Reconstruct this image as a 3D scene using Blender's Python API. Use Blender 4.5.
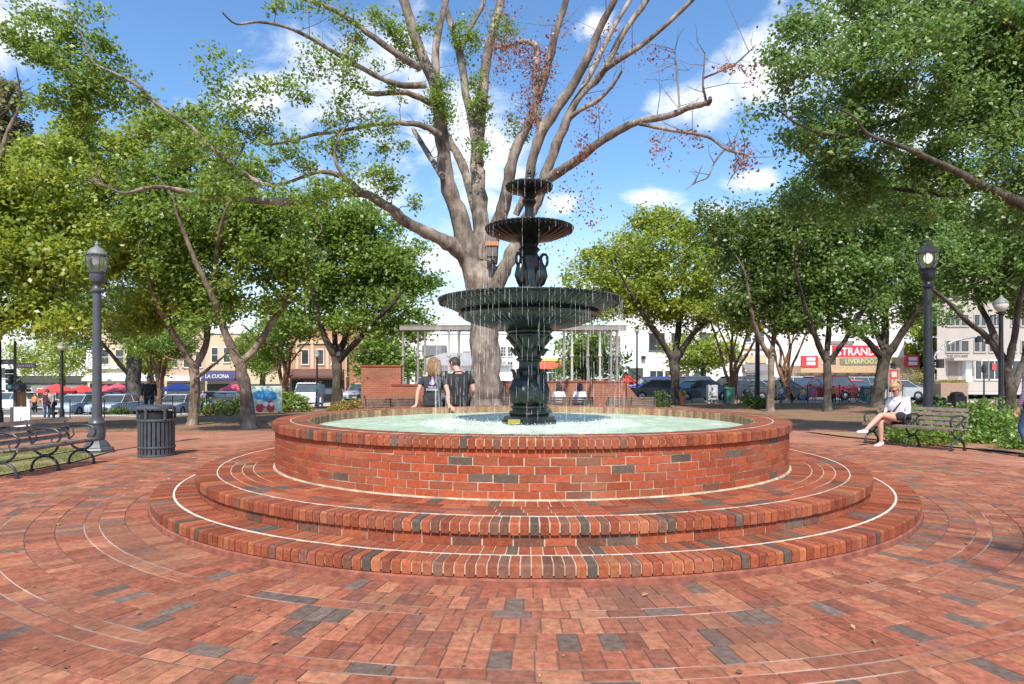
import bpy, bmesh, math, random
import numpy as np
from mathutils import Vector, Matrix, noise as mnoise
random.seed(7); RNG = np.random.default_rng(7)
PI = math.pi
for _o in list(bpy.data.objects): bpy.data.objects.remove(_o, do_unlink=True)
SC = bpy.context.scene; COL = SC.collection
# ------------------------------------------------------------------ camera
CAMH = 1.27; F = 630.0; HY = 378.0
cd = bpy.data.cameras.new('camera'); cam = bpy.data.objects.new('camera', cd); COL.objects.link(cam)
cam.location = (0, 0, CAMH); cam.rotation_euler = (PI/2, 0, 0)
cd.sensor_width = 36; cd.lens = 36*F/1024; cd.shift_y = (HY-342)/1024; cd.clip_start = 0.05; cd.clip_end = 3000
SC.camera = cam
# ------------------------------------------------------------------ sky, sun, exposure
SUN_EL = 50; SKY_STR = 0.15; SUN_STR = 3.6; EXPO = 0.70
W = bpy.data.worlds.new('World'); SC.world = W; W.use_nodes = True
nt = W.node_tree; nt.nodes.clear(); N = nt.nodes; L = nt.links
out = N.new('ShaderNodeOutputWorld'); bg = N.new('ShaderNodeBackground'); sky = N.new('ShaderNodeTexSky')
sky.sky_type = 'NISHITA'; sky.sun_disc = False; sky.sun_elevation = math.radians(SUN_EL); sky.sun_rotation = math.radians(184)
sky.air_density = 1.0; sky.dust_density = 0.6; sky.ozone_density = 2.4
tc = N.new('ShaderNodeTexCoord')
def wmath(op, a, b=None, c=None, clamp=False):
    m = N.new('ShaderNodeMath'); m.operation = op; m.use_clamp = clamp
    for i, v in enumerate((a, b, c)):
        if v is None: continue
        if isinstance(v, (int, float)): m.inputs[i].default_value = v
        else: L.new(v, m.inputs[i])
    return m.outputs[0]
def blob(px, py, rx, ry):
    # a cloud bank centred on one direction of the sky
    d = Vector(((px-512)/F, 1, (HY-py)/F)).normalized()
    s = N.new('ShaderNodeVectorMath'); s.operation = 'SUBTRACT'; L.new(tc.outputs['Generated'], s.inputs[0]); s.inputs[1].default_value = d
    m = N.new('ShaderNodeVectorMath'); m.operation = 'MULTIPLY'; L.new(s.outputs[0], m.inputs[0]); m.inputs[1].default_value = (F/rx, F/rx, F/ry)
    l = N.new('ShaderNodeVectorMath'); l.operation = 'LENGTH'; L.new(m.outputs[0], l.inputs[0])
    return wmath('SUBTRACT', 1.0, l.outputs['Value'], clamp=False)
acc = None
for b in [(345,100,120,115),(265,95,50,45),(470,150,85,80),(690,108,55,30),(652,198,42,18),(565,205,38,26),(430,260,90,60),(760,180,40,18),(5,30,60,50),
          (850,40,130,70),(720,215,60,18),(590,290,110,26),(930,120,90,50),(-300,100,250,90),(1300,150,260,80),(380,190,70,60),(600,25,40,22),(1010,210,90,40)]:
    v = blob(*b); acc = v if acc is None else wmath('MAXIMUM', acc, v)
acc = wmath('MAXIMUM', acc, -0.75)
mp = N.new('ShaderNodeMapping'); mp.inputs['Scale'].default_value = (5.0, 5.0, 9.0); L.new(tc.outputs['Generated'], mp.inputs['Vector'])
nz = N.new('ShaderNodeTexNoise'); nz.inputs['Scale'].default_value = 1.3; nz.inputs['Detail'].default_value = 9; nz.inputs['Roughness'].default_value = 0.62
nz.inputs['Distortion'].default_value = 0.4; L.new(mp.outputs[0], nz.inputs['Vector'])
nn = wmath('MULTIPLY_ADD', nz.outputs['Fac'], 3.2, -1.95)
cl = wmath('ADD', wmath('MULTIPLY', acc, 1.25), nn)
mr = N.new('ShaderNodeMapRange'); mr.interpolation_type = 'SMOOTHSTEP'; L.new(cl, mr.inputs['Value']); mr.inputs['From Min'].default_value = -0.05; mr.inputs['From Max'].default_value = 0.75
sep = N.new('ShaderNodeSeparateXYZ'); L.new(tc.outputs['Generated'], sep.inputs[0])
hz = N.new('ShaderNodeMapRange'); hz.interpolation_type = 'SMOOTHSTEP'; L.new(sep.outputs['Z'], hz.inputs['Value']); hz.inputs['From Min'].default_value = 0.30; hz.inputs['From Max'].default_value = -0.02
hz.inputs['To Max'].default_value = 0.85
fac = wmath('MAXIMUM', wmath('MULTIPLY', mr.outputs[0], 0.93), hz.outputs[0])
hs = N.new('ShaderNodeHueSaturation'); hs.inputs['Saturation'].default_value = 1.16; hs.inputs['Value'].default_value = 1.0; L.new(sky.outputs[0], hs.inputs['Color'])
mx = N.new('ShaderNodeMix'); mx.data_type = 'RGBA'; L.new(fac, mx.inputs['Factor']); L.new(hs.outputs[0], mx.inputs['A']); mx.inputs['B'].default_value = (4.6, 4.8, 5.1, 1)
L.new(mx.outputs['Result'], bg.inputs['Color']); bg.inputs['Strength'].default_value = SKY_STR; L.new(bg.outputs[0], out.inputs[0])
sd = bpy.data.lights.new('sun', 'SUN'); sun = bpy.data.objects.new('sun', sd); COL.objects.link(sun)
sd.energy = SUN_STR; sd.angle = math.radians(0.53); sd.color = (1.0, 0.915, 0.79); sun.rotation_euler = (math.radians(90-SUN_EL), 0, math.radians(-4)); sun.location = (0, -20, 30)
vs = SC.view_settings; vs.view_transform = 'Standard'; vs.look = 'None'; vs.exposure = EXPO; vs.gamma = 1; vs.use_curve_mapping = False
SC.render.engine = 'CYCLES'
try:
    SC.cycles.max_bounces = 8; SC.cycles.transparent_max_bounces = 16; SC.cycles.transmission_bounces = 5
except Exception: pass
# ------------------------------------------------------------------ coordinates
CX, CY = 0.22, 8.02
def ground(x, y):
    r = math.hypot(x-CX, y-CY)
    c = lambda v, a, b: max(a, min(b, v))
    z = -0.03*c(r-5.5, 0, 7) - 0.003*c(r-12.5, 0, 60)
    z -= c((-x-8)/15, 0, 1)*(0.05*c(y-20, 0, 16)+0.025*c(y-36, 0, 44))
    return z
def P(px, py, Y): return Vector(((px-512)/F*Y, Y, CAMH-(py-HY)/F*Y))
def X_(px, Y): return (px-512)/F*Y
def at(px, py):
    lo = 1.5
    while lo < 46 and HY+F*(CAMH-ground(X_(px, lo), lo))/lo > py: lo += 0.03
    x = X_(px, lo); return Vector((x, lo, ground(x, lo)))
def gv(px, Y): x = X_(px, Y); return Vector((x, Y, ground(x, Y)))
# ------------------------------------------------------------------ object helpers
def tag(o, label=None, cat=None, group=None, kind=None):
    if label: o['label'] = label
    if cat: o['category'] = cat
    if group: o['group'] = group
    if kind: o['kind'] = kind
    return o
def thing(name, label, cat, loc=(0,0,0), rz=0, group=None, s=1):
    o = bpy.data.objects.new(name, None); COL.objects.link(o); o.empty_display_size = 0.2
    o.location = loc; o.rotation_euler = (0, 0, rz); o.scale = (s, s, s)
    return tag(o, label, cat, group)
def kids(o): return [c for c in bpy.data.objects if c.parent == o]
def dup(root, loc, rz, label, group=None, s=None, cat=None):
    ch = kids(root); r = root.copy(); COL.objects.link(r); r.location = loc; r.rotation_euler = (0, 0, rz); r['label'] = label
    if group: r['group'] = group
    if s: r.scale = (s, s, s)
    for c in ch:
        gch = kids(c); k = c.copy(); COL.objects.link(k); k.parent = r
        for q in gch: z = q.copy(); COL.objects.link(z); z.parent = k
    return r
def linkmesh(name, me, mats, parent=None, smooth=False):
    if not isinstance(mats, (list, tuple)): mats = [mats]
    for m in mats: me.materials.append(m)
    if smooth: me.polygons.foreach_set('use_smooth', [True]*len(me.polygons))
    o = bpy.data.objects.new(name, me); COL.objects.link(o)
    if parent: o.parent = parent
    return o
class MB:
    def __init__(s): s.v = []; s.f = []; s.m = []; s.r = None
    def add(s, vs, fs, mi=0):
        k = len(s.v); s.v += [tuple(v) for v in vs]; s.f += [tuple(i+k for i in f) for f in fs]; s.m += [mi]*len(fs)
        if s.r is not None: s.r += [random.random()]*len(fs)
    def box(s, x0, x1, y0, y1, z0, z1, mi=0, b=0):
        if b <= 0:
            s.add([(x0,y0,z0),(x1,y0,z0),(x1,y1,z0),(x0,y1,z0),(x0,y0,z1),(x1,y0,z1),(x1,y1,z1),(x0,y1,z1)],
                  [(0,3,2,1),(4,5,6,7),(0,1,5,4),(1,2,6,5),(2,3,7,6),(3,0,4,7)], mi); return s
        pts = []
        for (z, i) in ((z0, b), (z0+b, 0), (z1-b, 0), (z1, b)):
            for (x, y, sx, sy) in ((x0,y0,1,1),(x1,y0,-1,1),(x1,y1,-1,-1),(x0,y1,1,-1)): pts.append((x+sx*i, y+sy*i, z))
        fs = [(0,3,2,1),(12,13,14,15)]
        for l in range(3):
            for k in range(4): fs.append((l*4+k, l*4+(k+1)%4, l*4+4+(k+1)%4, l*4+4+k))
        s.add(pts, fs, mi); return s
    def bar(s, a, b_, w, h, mi=0, up=(0,0,1)):
        a = Vector(a); b_ = Vector(b_); d = (b_-a); d.normalize(); u = Vector(up)
        sd_ = d.cross(u)
        if sd_.length < 1e-4: sd_ = d.cross(Vector((1,0,0)))
        sd_.normalize(); u = sd_.cross(d)
        vs_ = [p+sd_*(w/2*i)+u*(h/2*j) for p in (a, b_) for (i, j) in ((-1,-1),(1,-1),(1,1),(-1,1))]
        s.add(vs_, [(0,1,2,3)[::-1],(4,5,6,7),(0,1,5,4),(1,2,6,5),(2,3,7,6),(3,0,4,7)], mi); return s
    def tube(s, pts, rad, n=8, mi=0, cap=True, flat=1.0):
        pts = [Vector(p) for p in pts]; k0 = len(s.v)
        if not isinstance(rad, (list, tuple)): rad = [rad]*len(pts)
        u = None
        for i, p in enumerate(pts):
            d = (pts[min(i+1, len(pts)-1)]-pts[max(i-1, 0)])
            if d.length < 1e-9: d = Vector((0,0,1))
            d.normalize()
            if u is None:
                u = d.cross(Vector((0.13,1,0.07))); u.normalize()
            else:
                u = u-d*u.dot(d)
                u.normalize()
            w = d.cross(u)
            for j in range(n):
                a = 2*PI*j/n; s.v.append(tuple(p+(u*math.cos(a)+w*math.sin(a)*flat)*rad[i]))
        for i in range(len(pts)-1):
            for j in range(n):
                s.f.append((k0+i*n+j, k0+i*n+(j+1)%n, k0+(i+1)*n+(j+1)%n, k0+(i+1)*n+j)); s.m.append(mi)
        if cap:
            s.f.append(tuple(k0+j for j in range(n))[::-1]); s.f.append(tuple(k0+(len(pts)-1)*n+j for j in range(n))); s.m += [mi, mi]
        return s
    def lathe(s, prof, n=24, c=(0,0,0), mod=None, mi=0):
        k0 = len(s.v); m = len(prof)
        for j in range(n):
            a = 2*PI*j/n
            for i, (r, z) in enumerate(prof):
                rr = r*(mod(i, a, z) if mod else 1); s.v.append((c[0]+rr*math.cos(a), c[1]+rr*math.sin(a), c[2]+z))
        for j in range(n):
            for i in range(m-1):
                a = k0+j*m+i; b_ = k0+((j+1)%n)*m+i; s.f.append((a, b_, b_+1, a+1)); s.m.append(mi)
        return s
    def ball(s, c, r, n=10, m=7, mi=0, R=None):
        if not isinstance(r, (tuple, list)): r = (r,r,r)
        vs_ = []; fs = []
        for i in range(m+1):
            t = PI*i/m
            for j in range(n):
                a = 2*PI*j/n; v = Vector((r[0]*math.sin(t)*math.cos(a), r[1]*math.sin(t)*math.sin(a), r[2]*math.cos(t)))
                if R: v = R @ v
                vs_.append(v+Vector(c))
        for i in range(m):
            for j in range(n): fs.append((i*n+j, (i+1)*n+j, (i+1)*n+(j+1)%n, i*n+(j+1)%n))
        s.add(vs_, fs, mi); return s
    def prism(s, poly, y0, y1, mi=0):     # polygon in x,z extruded along y
        n = len(poly); vs_ = [(x, y0, z) for x, z in poly]+[(x, y1, z) for x, z in poly]
        fs = [tuple(range(n)), tuple(range(2*n-1, n-1, -1))]+[(i, n+i, n+(i+1)%n, (i+1)%n) for i in range(n)]
        s.add(vs_, fs, mi); return s
    def build(s, name, mats, parent=None, smooth=False, world=False, loc=None, fix=True):
        me = bpy.data.meshes.new(name); vs_ = s.v
        off = Vector((0,0,0))
        if world and parent:
            p = parent
            while p: off += p.location; p = p.parent
        if loc is not None and parent is None: off = Vector(loc)
        if off.length > 0: vs_ = [(a-off.x, b-off.y, c-off.z) for a, b, c in vs_]
        me.from_pydata(vs_, [], s.f); me.update()
        if s.r: me.attributes.new('rnd', 'FLOAT', 'FACE').data.foreach_set('value', (s.r+[0.3]*len(s.f))[:len(s.f)])
        if len(set(s.m)) > 1: me.polygons.foreach_set('material_index', s.m)
        if fix:
            bm = bmesh.new(); bm.from_mesh(me); bmesh.ops.recalc_face_normals(bm, faces=bm.faces); bm.to_mesh(me); bm.free()
        o = linkmesh(name, me, mats, parent, smooth)
        if loc is not None and parent is None: o.location = loc
        if smooth:
            try: me.set_sharp_from_angle(angle=math.radians(40))
            except Exception: pass
        return o
# ------------------------------------------------------------------ materials
class NT:
    def __init__(s, name):
        s.m = bpy.data.materials.new(name); s.m.use_nodes = True; s.t = s.m.node_tree; s.N = s.t.nodes; s.L = s.t.links
        s.b = s.N['Principled BSDF']; s.o = s.N['Material Output']
    def n(s, typ, **kw):
        d = s.N.new(typ)
        for k, v in kw.items():
            if hasattr(d, k): setattr(d, k, v)
            else: d.inputs[k].default_value = v
        return d
    def lk(s, a, b): s.L.new(a, b)
def noise_node(t, scale, detail=4, rough=0.55, coord='Object', vec=None):
    n = t.n('ShaderNodeTexNoise'); n.inputs['Scale'].default_value = scale; n.inputs['Detail'].default_value = detail; n.inputs['Roughness'].default_value = rough
    if vec is None: c = t.n('ShaderNodeTexCoord'); vec = c.outputs[coord]
    t.lk(vec, n.inputs['Vector']); return n
def ramp(t, fac, stops, mode='LINEAR'):
    r = t.n('ShaderNodeValToRGB'); r.color_ramp.interpolation = mode; e = r.color_ramp.elements
    while len(e) < len(stops): e.new(0.5)
    for k, (p, c) in enumerate(stops): e[k].position = p; e[k].color = (*c, 1)
    t.lk(fac, r.inputs[0]); return r
def mixc(t, fac, a, b, blend='MIX'):
    m = t.n('ShaderNodeMix'); m.data_type = 'RGBA'; m.blend_type = blend
    for s_, v in (('Factor', fac), ('A', a), ('B', b)):
        i = m.inputs[s_]
        if isinstance(v, (int, float)): i.default_value = v
        elif isinstance(v, tuple): i.default_value = (*v, 1)
        else: t.lk(v, i)
    return m.outputs['Result']
def bump(t, h, strength=0.3, dist=0.01):
    b = t.n('ShaderNodeBump'); b.inputs['Strength'].default_value = strength; b.inputs['Distance'].default_value = dist
    t.lk(h, b.inputs['Height']); t.lk(b.outputs[0], t.b.inputs['Normal'])
_mc = {}
def M(name, col, rough=0.6, metal=0.0, var=0.18, scale=6, bmp=0.0, spec=0.5, emit=None, alpha=None):
    if name in _mc: return _mc[name]
    t = NT(name); t.b.inputs['Roughness'].default_value = rough; t.b.inputs['Metallic'].default_value = metal
    t.b.inputs['Specular IOR Level'].default_value = spec
    n = noise_node(t, scale)
    lo = tuple(c*(1-var) for c in col); hi = tuple(min(1, c*(1+var)) for c in col)
    r = ramp(t, n.outputs['Fac'], [(0.3, lo), (0.7, hi)]); t.lk(r.outputs[0], t.b.inputs['Base Color'])
    if bmp: bump(t, n.outputs['Fac'], bmp)
    if emit: t.b.inputs['Emission Color'].default_value = (*col, 1); t.b.inputs['Emission Strength'].default_value = emit
    _mc[name] = t.m; return t.m
def brick_mat(name, stops, scale=30, mottle=0.35, stain_or_shade=None, rough=0.85):
    t = NT(name); t.b.inputs['Roughness'].default_value = rough; t.b.inputs['Specular IOR Level'].default_value = 0.12
    g = t.n('ShaderNodeAttribute'); g.attribute_name = 'rnd'; r = ramp(t, g.outputs['Fac'], stops, 'CONSTANT')
    wn = t.n('ShaderNodeTexWhiteNoise'); wn.noise_dimensions = '1D'; t.lk(g.outputs['Fac'], wn.inputs['W'])
    val = ramp(t, wn.outputs['Value'], [(0, (0.80,)*3), (1, (1.18,)*3)])
    c = mixc(t, 1.0, r.outputs[0], val.outputs[0], 'MULTIPLY')
    n = noise_node(t, scale, 6, 0.65); v2 = ramp(t, n.outputs['Fac'], [(0.3, (1-mottle,)*3), (0.7, (1+mottle*0.6,)*3)])
    c = mixc(t, 1.0, c, v2.outputs[0], 'MULTIPLY')
    if stain_or_shade:
        n2 = noise_node(t, stain_or_shade[0], 5, 0.6); f = ramp(t, n2.outputs['Fac'], [(stain_or_shade[2], (0,)*3), (stain_or_shade[3], (stain_or_shade[4],)*3)])
        c = mixc(t, f.outputs[0], c, stain_or_shade[1])
    t.lk(c, t.b.inputs['Base Color']); bump(t, n.outputs['Fac'], 0.35, 0.004)
    return t.m
RED = (0.296,0.081,0.041); RED2 = (0.337,0.099,0.048); RED3 = (0.245,0.067,0.037); ORG = (0.388,0.135,0.058); GRY = (0.128,0.095,0.074); PUR = (0.178,0.081,0.055)
m_wallbrick = brick_mat('wall_brick', [(0, RED2), (0.30, (0.38,0.088,0.040)), (0.58, (0.34,0.080,0.038)), (0.88, RED), (0.94, PUR), (0.975, GRY)], 40, 0.3, (1.3, (0.40,0.22,0.15), 0.52, 0.78, 0.4))
m_coping = brick_mat('coping_brick', [(0, RED), (0.25, RED3), (0.45, RED2), (0.78, ORG), (0.82, PUR), (0.93, GRY)], 40, 0.35, (2.5, (0.33,0.20,0.14), 0.5, 0.75, 0.4))
m_paver = brick_mat('paver_brick', [(0, (0.347,0.125,0.075)), (0.2, (0.382,0.149,0.086)), (0.42, (0.316,0.107,0.064)), (0.66, (0.417,0.179,0.101)), (0.82, (0.275,0.110,0.075)), (0.92, (0.173,0.123,0.101))], 22, 0.45, (0.9, (0.16,0.10,0.07), 0.46, 0.75, 0.7))  # dark noise patches: dirt, plus soft dappled shade painted into the near paving
m_innerbrick = brick_mat('wet_brick', [(0, (0.42,0.30,0.18)), (0.4, (0.36,0.24,0.15)), (0.8, (0.30,0.17,0.11))], 30, 0.4)
m_mortar = M('mortar_cream', (0.46, 0.38, 0.28), 0.95, 0, 0.4, 9, 0.3)
m_white_mortar = M('mortar_white', (0.66, 0.60, 0.51), 0.9, 0, 0.15, 9, 0.2)
m_base = M('red_concrete', (0.25, 0.085, 0.055), 0.95, 0, 0.4, 14, 0.4)
m_joint = M('sand_joint', (0.14, 0.085, 0.06), 1.0, 0, 0.35, 5, 0.3)
m_iron = NT('green_black_iron'); m_iron.b.inputs['Roughness'].default_value = 0.30; m_iron.b.inputs['Metallic'].default_value = 0.25
_n = noise_node(m_iron, 3.2, 6, 0.65); _r = ramp(m_iron, _n.outputs['Fac'], [(0.35, (0.012,0.013,0.013)), (0.5, (0.020,0.027,0.024)), (0.62, (0.028,0.038,0.033)), (0.72, (0.085,0.045,0.030))]); m_iron.lk(_r.outputs[0], m_iron.b.inputs['Base Color']); bump(m_iron, _n.outputs['Fac'], 0.25, 0.01); m_iron = m_iron.m
m_blackiron = M('black_iron', (0.018, 0.018, 0.020), 0.4, 0.3, 0.3, 8)
m_lamp = M('slate_grey_paint', (0.085, 0.090, 0.102), 0.42, 0.2, 0.15, 5)
m_lampdark = M('dark_lamp_paint', (0.030, 0.034, 0.042), 0.45, 0.2, 0.2, 5)
m_wood = M('weathered_slat', (0.21, 0.165, 0.135), 0.8, 0, 0.35, 14, 0.2)
m_conc = M('pale_concrete', (0.52, 0.49, 0.44), 0.9, 0, 0.12, 2, 0.1)
m_white = M('white_paint', (0.78, 0.78, 0.76), 0.7, 0, 0.04, 1)
m_glassdark = M('dark_window_glass', (0.045, 0.055, 0.06), 0.12, 0, 0.3, 1, 0, 0.8)
def bark_mat(name, a, b, sc=9):
    t = NT(name); t.b.inputs['Roughness'].default_value = 0.95; t.b.inputs['Specular IOR Level'].default_value = 0.1
    c = t.n('ShaderNodeTexCoord'); mp_ = t.n('ShaderNodeMapping'); mp_.inputs['Scale'].default_value = (1, 1, 0.28); t.lk(c.outputs['Object'], mp_.inputs['Vector'])
    n = noise_node(t, sc, 8, 0.7, vec=mp_.outputs[0]); r = ramp(t, n.outputs['Fac'], [(0.32, a), (0.6, b)])
    n2 = noise_node(t, 1.6, 4, 0.6); f = ramp(t, n2.outputs['Fac'], [(0.42, (0.60,)*3), (0.62, (1.25,)*3)])
    t.lk(mixc(t, 1.0, r.outputs[0], f.outputs[0], 'MULTIPLY'), t.b.inputs['Base Color']); bump(t, n.outputs['Fac'], 0.7, 0.03); return t.m
m_bark_big = bark_mat('pale_mottled_bark', (0.10,0.078,0.062), (0.34,0.29,0.245), 6)
m_bark_mid = bark_mat('grey_brown_bark', (0.11,0.085,0.065), (0.31,0.24,0.185), 12)
m_bark_dark = bark_mat('dark_bark', (0.05,0.043,0.037), (0.14,0.12,0.10), 14)
m_bark_red = bark_mat('cinnamon_bark', (0.12,0.07,0.045), (0.34,0.20,0.13), 14)
def leaf_mat(name, cols, trans=0.45):
    t = NT(name); g = t.n('ShaderNodeNewGeometry'); k = len(cols)
    r = ramp(t, g.outputs['Random Per Island'], [(i/(k-1)*0.999, c) for i, c in enumerate(cols)])
    d = t.n('ShaderNodeBsdfDiffuse'); tr = t.n('ShaderNodeBsdfTranslucent'); gl = t.n('ShaderNodeBsdfGlossy'); gl.inputs['Roughness'].default_value = 0.45
    t.lk(r.outputs[0], d.inputs['Color']); hs_ = t.n('ShaderNodeHueSaturation'); hs_.inputs['Hue'].default_value = 0.485; hs_.inputs['Value'].default_value = 1.5; t.lk(r.outputs[0], hs_.inputs['Color']); t.lk(hs_.outputs[0], tr.inputs['Color'])
    m1 = t.n('ShaderNodeMixShader'); m1.inputs[0].default_value = trans; t.lk(d.outputs[0], m1.inputs[1]); t.lk(tr.outputs[0], m1.inputs[2])
    m2 = t.n('ShaderNodeMixShader'); m2.inputs[0].default_value = 0.05; t.lk(m1.outputs[0], m2.inputs[1]); t.lk(gl.outputs[0], m2.inputs[2])
    t.lk(m2.outputs[0], t.o.inputs['Surface']); return t.m
lf_mid = leaf_mat('leaf_green', [(0.110,0.191,0.032),(0.163,0.260,0.040),(0.209,0.324,0.048),(0.289,0.394,0.062)])
lf_dark = leaf_mat('leaf_dark_green', [(0.075,0.134,0.028),(0.105,0.174,0.036),(0.139,0.214,0.043),(0.185,0.260,0.052)])
lf_deep = leaf_mat('leaf_deep_green', [(0.094,0.179,0.044),(0.134,0.237,0.054),(0.174,0.289,0.064),(0.243,0.359,0.091)])
lf_yel = leaf_mat('leaf_yellow_green', [(0.174,0.255,0.033),(0.243,0.329,0.042),(0.312,0.394,0.050),(0.394,0.440,0.062)])
lf_olive = leaf_mat('leaf_olive_brown', [(0.14,0.16,0.055),(0.18,0.18,0.075),(0.23,0.20,0.09),(0.17,0.19,0.06)])
lf_dead = leaf_mat('leaf_russet', [(0.26,0.09,0.05),(0.36,0.14,0.075),(0.20,0.06,0.04),(0.42,0.19,0.11)])
lf_hedge = leaf_mat('leaf_bright_hedge', [(0.10,0.20,0.03),(0.15,0.27,0.045),(0.20,0.33,0.06),(0.26,0.38,0.09)])
lf_flower = leaf_mat('leaf_and_bloom', [(0.10,0.19,0.03),(0.20,0.29,0.04),(0.34,0.36,0.05),(0.55,0.33,0.10),(0.45,0.10,0.10)])
lf_litter = leaf_mat('fallen_leaf', [(0.20,0.10,0.05),(0.32,0.17,0.08),(0.40,0.26,0.12),(0.16,0.08,0.05)], 0.1)
# ------------------------------------------------------------------ setting: terrain and sheets
def sheet(name, poly, off, step, mat, zf=None, struct=True):
    """convex polygon laid on the terrain as a fine grid, off metres above it"""
    xs = [p[0] for p in poly]; ys = [p[1] for p in poly]; x0, x1, y0, y1 = min(xs), max(xs), min(ys), max(ys)
    nx = max(1, int((x1-x0)/step)); ny = max(1, int((y1-y0)/step)); bm = bmesh.new()
    g = [[bm.verts.new((x0+(x1-x0)*i/nx, y0+(y1-y0)*j/ny, 0)) for i in range(nx+1)] for j in range(ny+1)]
    for j in range(ny):
        for i in range(nx): bm.faces.new((g[j][i], g[j][i+1], g[j+1][i+1], g[j+1][i]))
    cx = sum(xs)/len(xs); cy = sum(ys)/len(ys)
    for k in range(len(poly)):
        a = Vector((*poly[k], 0)); b_ = Vector((*poly[(k+1) % len(poly)], 0)); d = b_-a; n = Vector((d.y, -d.x, 0)); n.normalize()
        if n.dot(Vector((cx, cy, 0))-a) > 0: n = -n
        bmesh.ops.bisect_plane(bm, geom=bm.verts[:]+bm.edges[:]+bm.faces[:], plane_co=a, plane_no=n, clear_outer=True, dist=1e-4)
    for v in bm.verts: v.co.z = (zf or ground)(v.co.x, v.co.y)+(off(v.co.x, v.co.y) if callable(off) else off)
    me = bpy.data.meshes.new(name); bm.to_mesh(me); bm.free(); o = linkmesh(name, me, mat, None, True)
    if struct: o['kind'] = 'structure'
    return o
def soil_mat():
    t = NT('mulch_soil'); t.b.inputs['Roughness'].default_value = 1; t.b.inputs['Specular IOR Level'].default_value = 0.05
    n = noise_node(t, 0.5, 6, 0.6); n2 = noise_node(t, 16, 6, 0.75)
    r = ramp(t, n.outputs['Fac'], [(0.35, (0.20,0.12,0.075)), (0.52, (0.29,0.18,0.12)), (0.62, (0.22,0.17,0.085)), (0.75, (0.14,0.15,0.055))])
    v = ramp(t, n2.outputs['Fac'], [(0.3, (0.55,)*3), (0.7, (1.35,)*3)])
    t.lk(mixc(t, 1, r.outputs[0], v.outputs[0], 'MULTIPLY'), t.b.inputs['Base Color']); bump(t, n2.outputs['Fac'], 0.8, 0.03); return t.m
m_soil = soil_mat()
g0 = MB(); xs = [-900,-500,-300,-200,-140]+list(np.arange(-100, 101, 2.0))+[140,200,300,500,900]; ys = [-300,-100,-40]+list(np.arange(-14, 111, 1.0))+[140,200,300,500,900,1500]
for y in ys:
    for x in xs: g0.v.append((float(x), float(y), ground(x, y)-0.03))
nx = len(xs)
for j in range(len(ys)-1):
    for i in range(nx-1): g0.f.append((j*nx+i, j*nx+i+1, (j+1)*nx+i+1, (j+1)*nx+i)); g0.m.append(0)
g0.build('ground', m_soil, fix=False, smooth=True)['kind'] = 'structure'
def paving_mat():
    t = NT('far_brick_paving'); t.b.inputs['Roughness'].default_value = 0.9; t.b.inputs['Specular IOR Level'].default_value = 0.2
    c = t.n('ShaderNodeTexCoord'); b = t.n('ShaderNodeTexBrick'); t.lk(c.outputs['Object'], b.inputs['Vector'])
    b.inputs['Scale'].default_value = 1.0; b.inputs['Brick Width'].default_value = 0.2; b.inputs['Row Height'].default_value = 0.1; b.inputs['Mortar Size'].default_value = 0.004
    b.inputs['Color1'].default_value = (0.35,0.144,0.09,1); b.inputs['Color2'].default_value = (0.46,0.21,0.132,1); b.inputs['Mortar'].default_value = (0.2,0.12,0.09,1); b.inputs['Bias'].default_value = -0.1
    n = noise_node(t, 0.55, 6, 0.65); v = ramp(t, n.outputs['Fac'], [(0.3, (0.75,)*3), (0.7, (1.18,)*3)])
    n2 = noise_node(t, 26, 3, 0.6); v2 = ramp(t, n2.outputs['Fac'], [(0.3, (0.8,)*3), (0.7, (1.2,)*3)])
    k = mixc(t, 1, b.outputs['Color'], v.outputs[0], 'MULTIPLY'); k = mixc(t, 1, k, v2.outputs[0], 'MULTIPLY')
    n3 = noise_node(t, 0.9, 4, 0.6); f = ramp(t, n3.outputs['Fac'], [(0.56, (0,)*3), (0.72, (0.5,)*3)]); k = mixc(t, f.outputs[0], k, (0.24,0.17,0.13))
    t.lk(k, t.b.inputs['Base Color']); bump(t, n2.outputs['Fac'], 0.25, 0.006); return t.m
m_paving = paving_mat()
RB = 7.52   # outer radius of the individually laid pavers
sheet('plaza_paving', [(-34,-9),(12.5,-9),(12.5,19),(-34,15.5)], lambda x, y: -0.028 if math.hypot(x-CX, y-CY) < RB-0.12 else 0.0, 0.25, [m_paving])
m_asph = M('asphalt', (0.13,0.125,0.12), 0.95, 0, 0.15, 1.2, 0.1)
sheet('street', [(-100,41),(100,41),(100,62),(-100,62)], 0.0, 2, [m_asph])
sheet('sidewalk', [(-100,62),(100,62),(100,70),(-100,70)], 0.14, 2, [m_conc])
kb = MB()
for i in range(100):
    x0 = -100+2*i; x1 = x0+2
    for (ya, yb, o_) in ((61.85,62.0,0.145),(40.8,41.0,0.10)):
        z0 = ground(x0, ya); z1 = ground(x1, ya)
        kb.add([(x0,ya,z0-0.1),(x1,ya,z1-0.1),(x1,yb,z1-0.1),(x0,yb,z0-0.1),(x0,ya,z0+o_),(x1,ya,z1+o_),(x1,yb,z1+o_),(x0,yb,z0+o_)], [(4,5,6,7),(0,1,5,4),(2,3,7,6)])
kb.build('kerb', m_conc)['kind'] = 'structure'
lm = MB()
for i in range(33):
    x0 = -98+6*i
    lm.add([(x0,53.4,ground(x0,53.4)+0.006),(x0+3,53.4,ground(x0+3,53.4)+0.006),(x0+3,53.55,ground(x0+3,53.5)+0.006),(x0,53.55,ground(x0,53.5)+0.006)], [(0,1,2,3)])
for i in range(60):
    x0 = -90+3*i
    lm.add([(x0,42,ground(x0,42)+0.006),(x0+.12,42,ground(x0,42)+0.006),(x0+.12,47,ground(x0,47)+0.006),(x0,47,ground(x0,47)+0.006)], [(0,1,2,3)])
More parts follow.
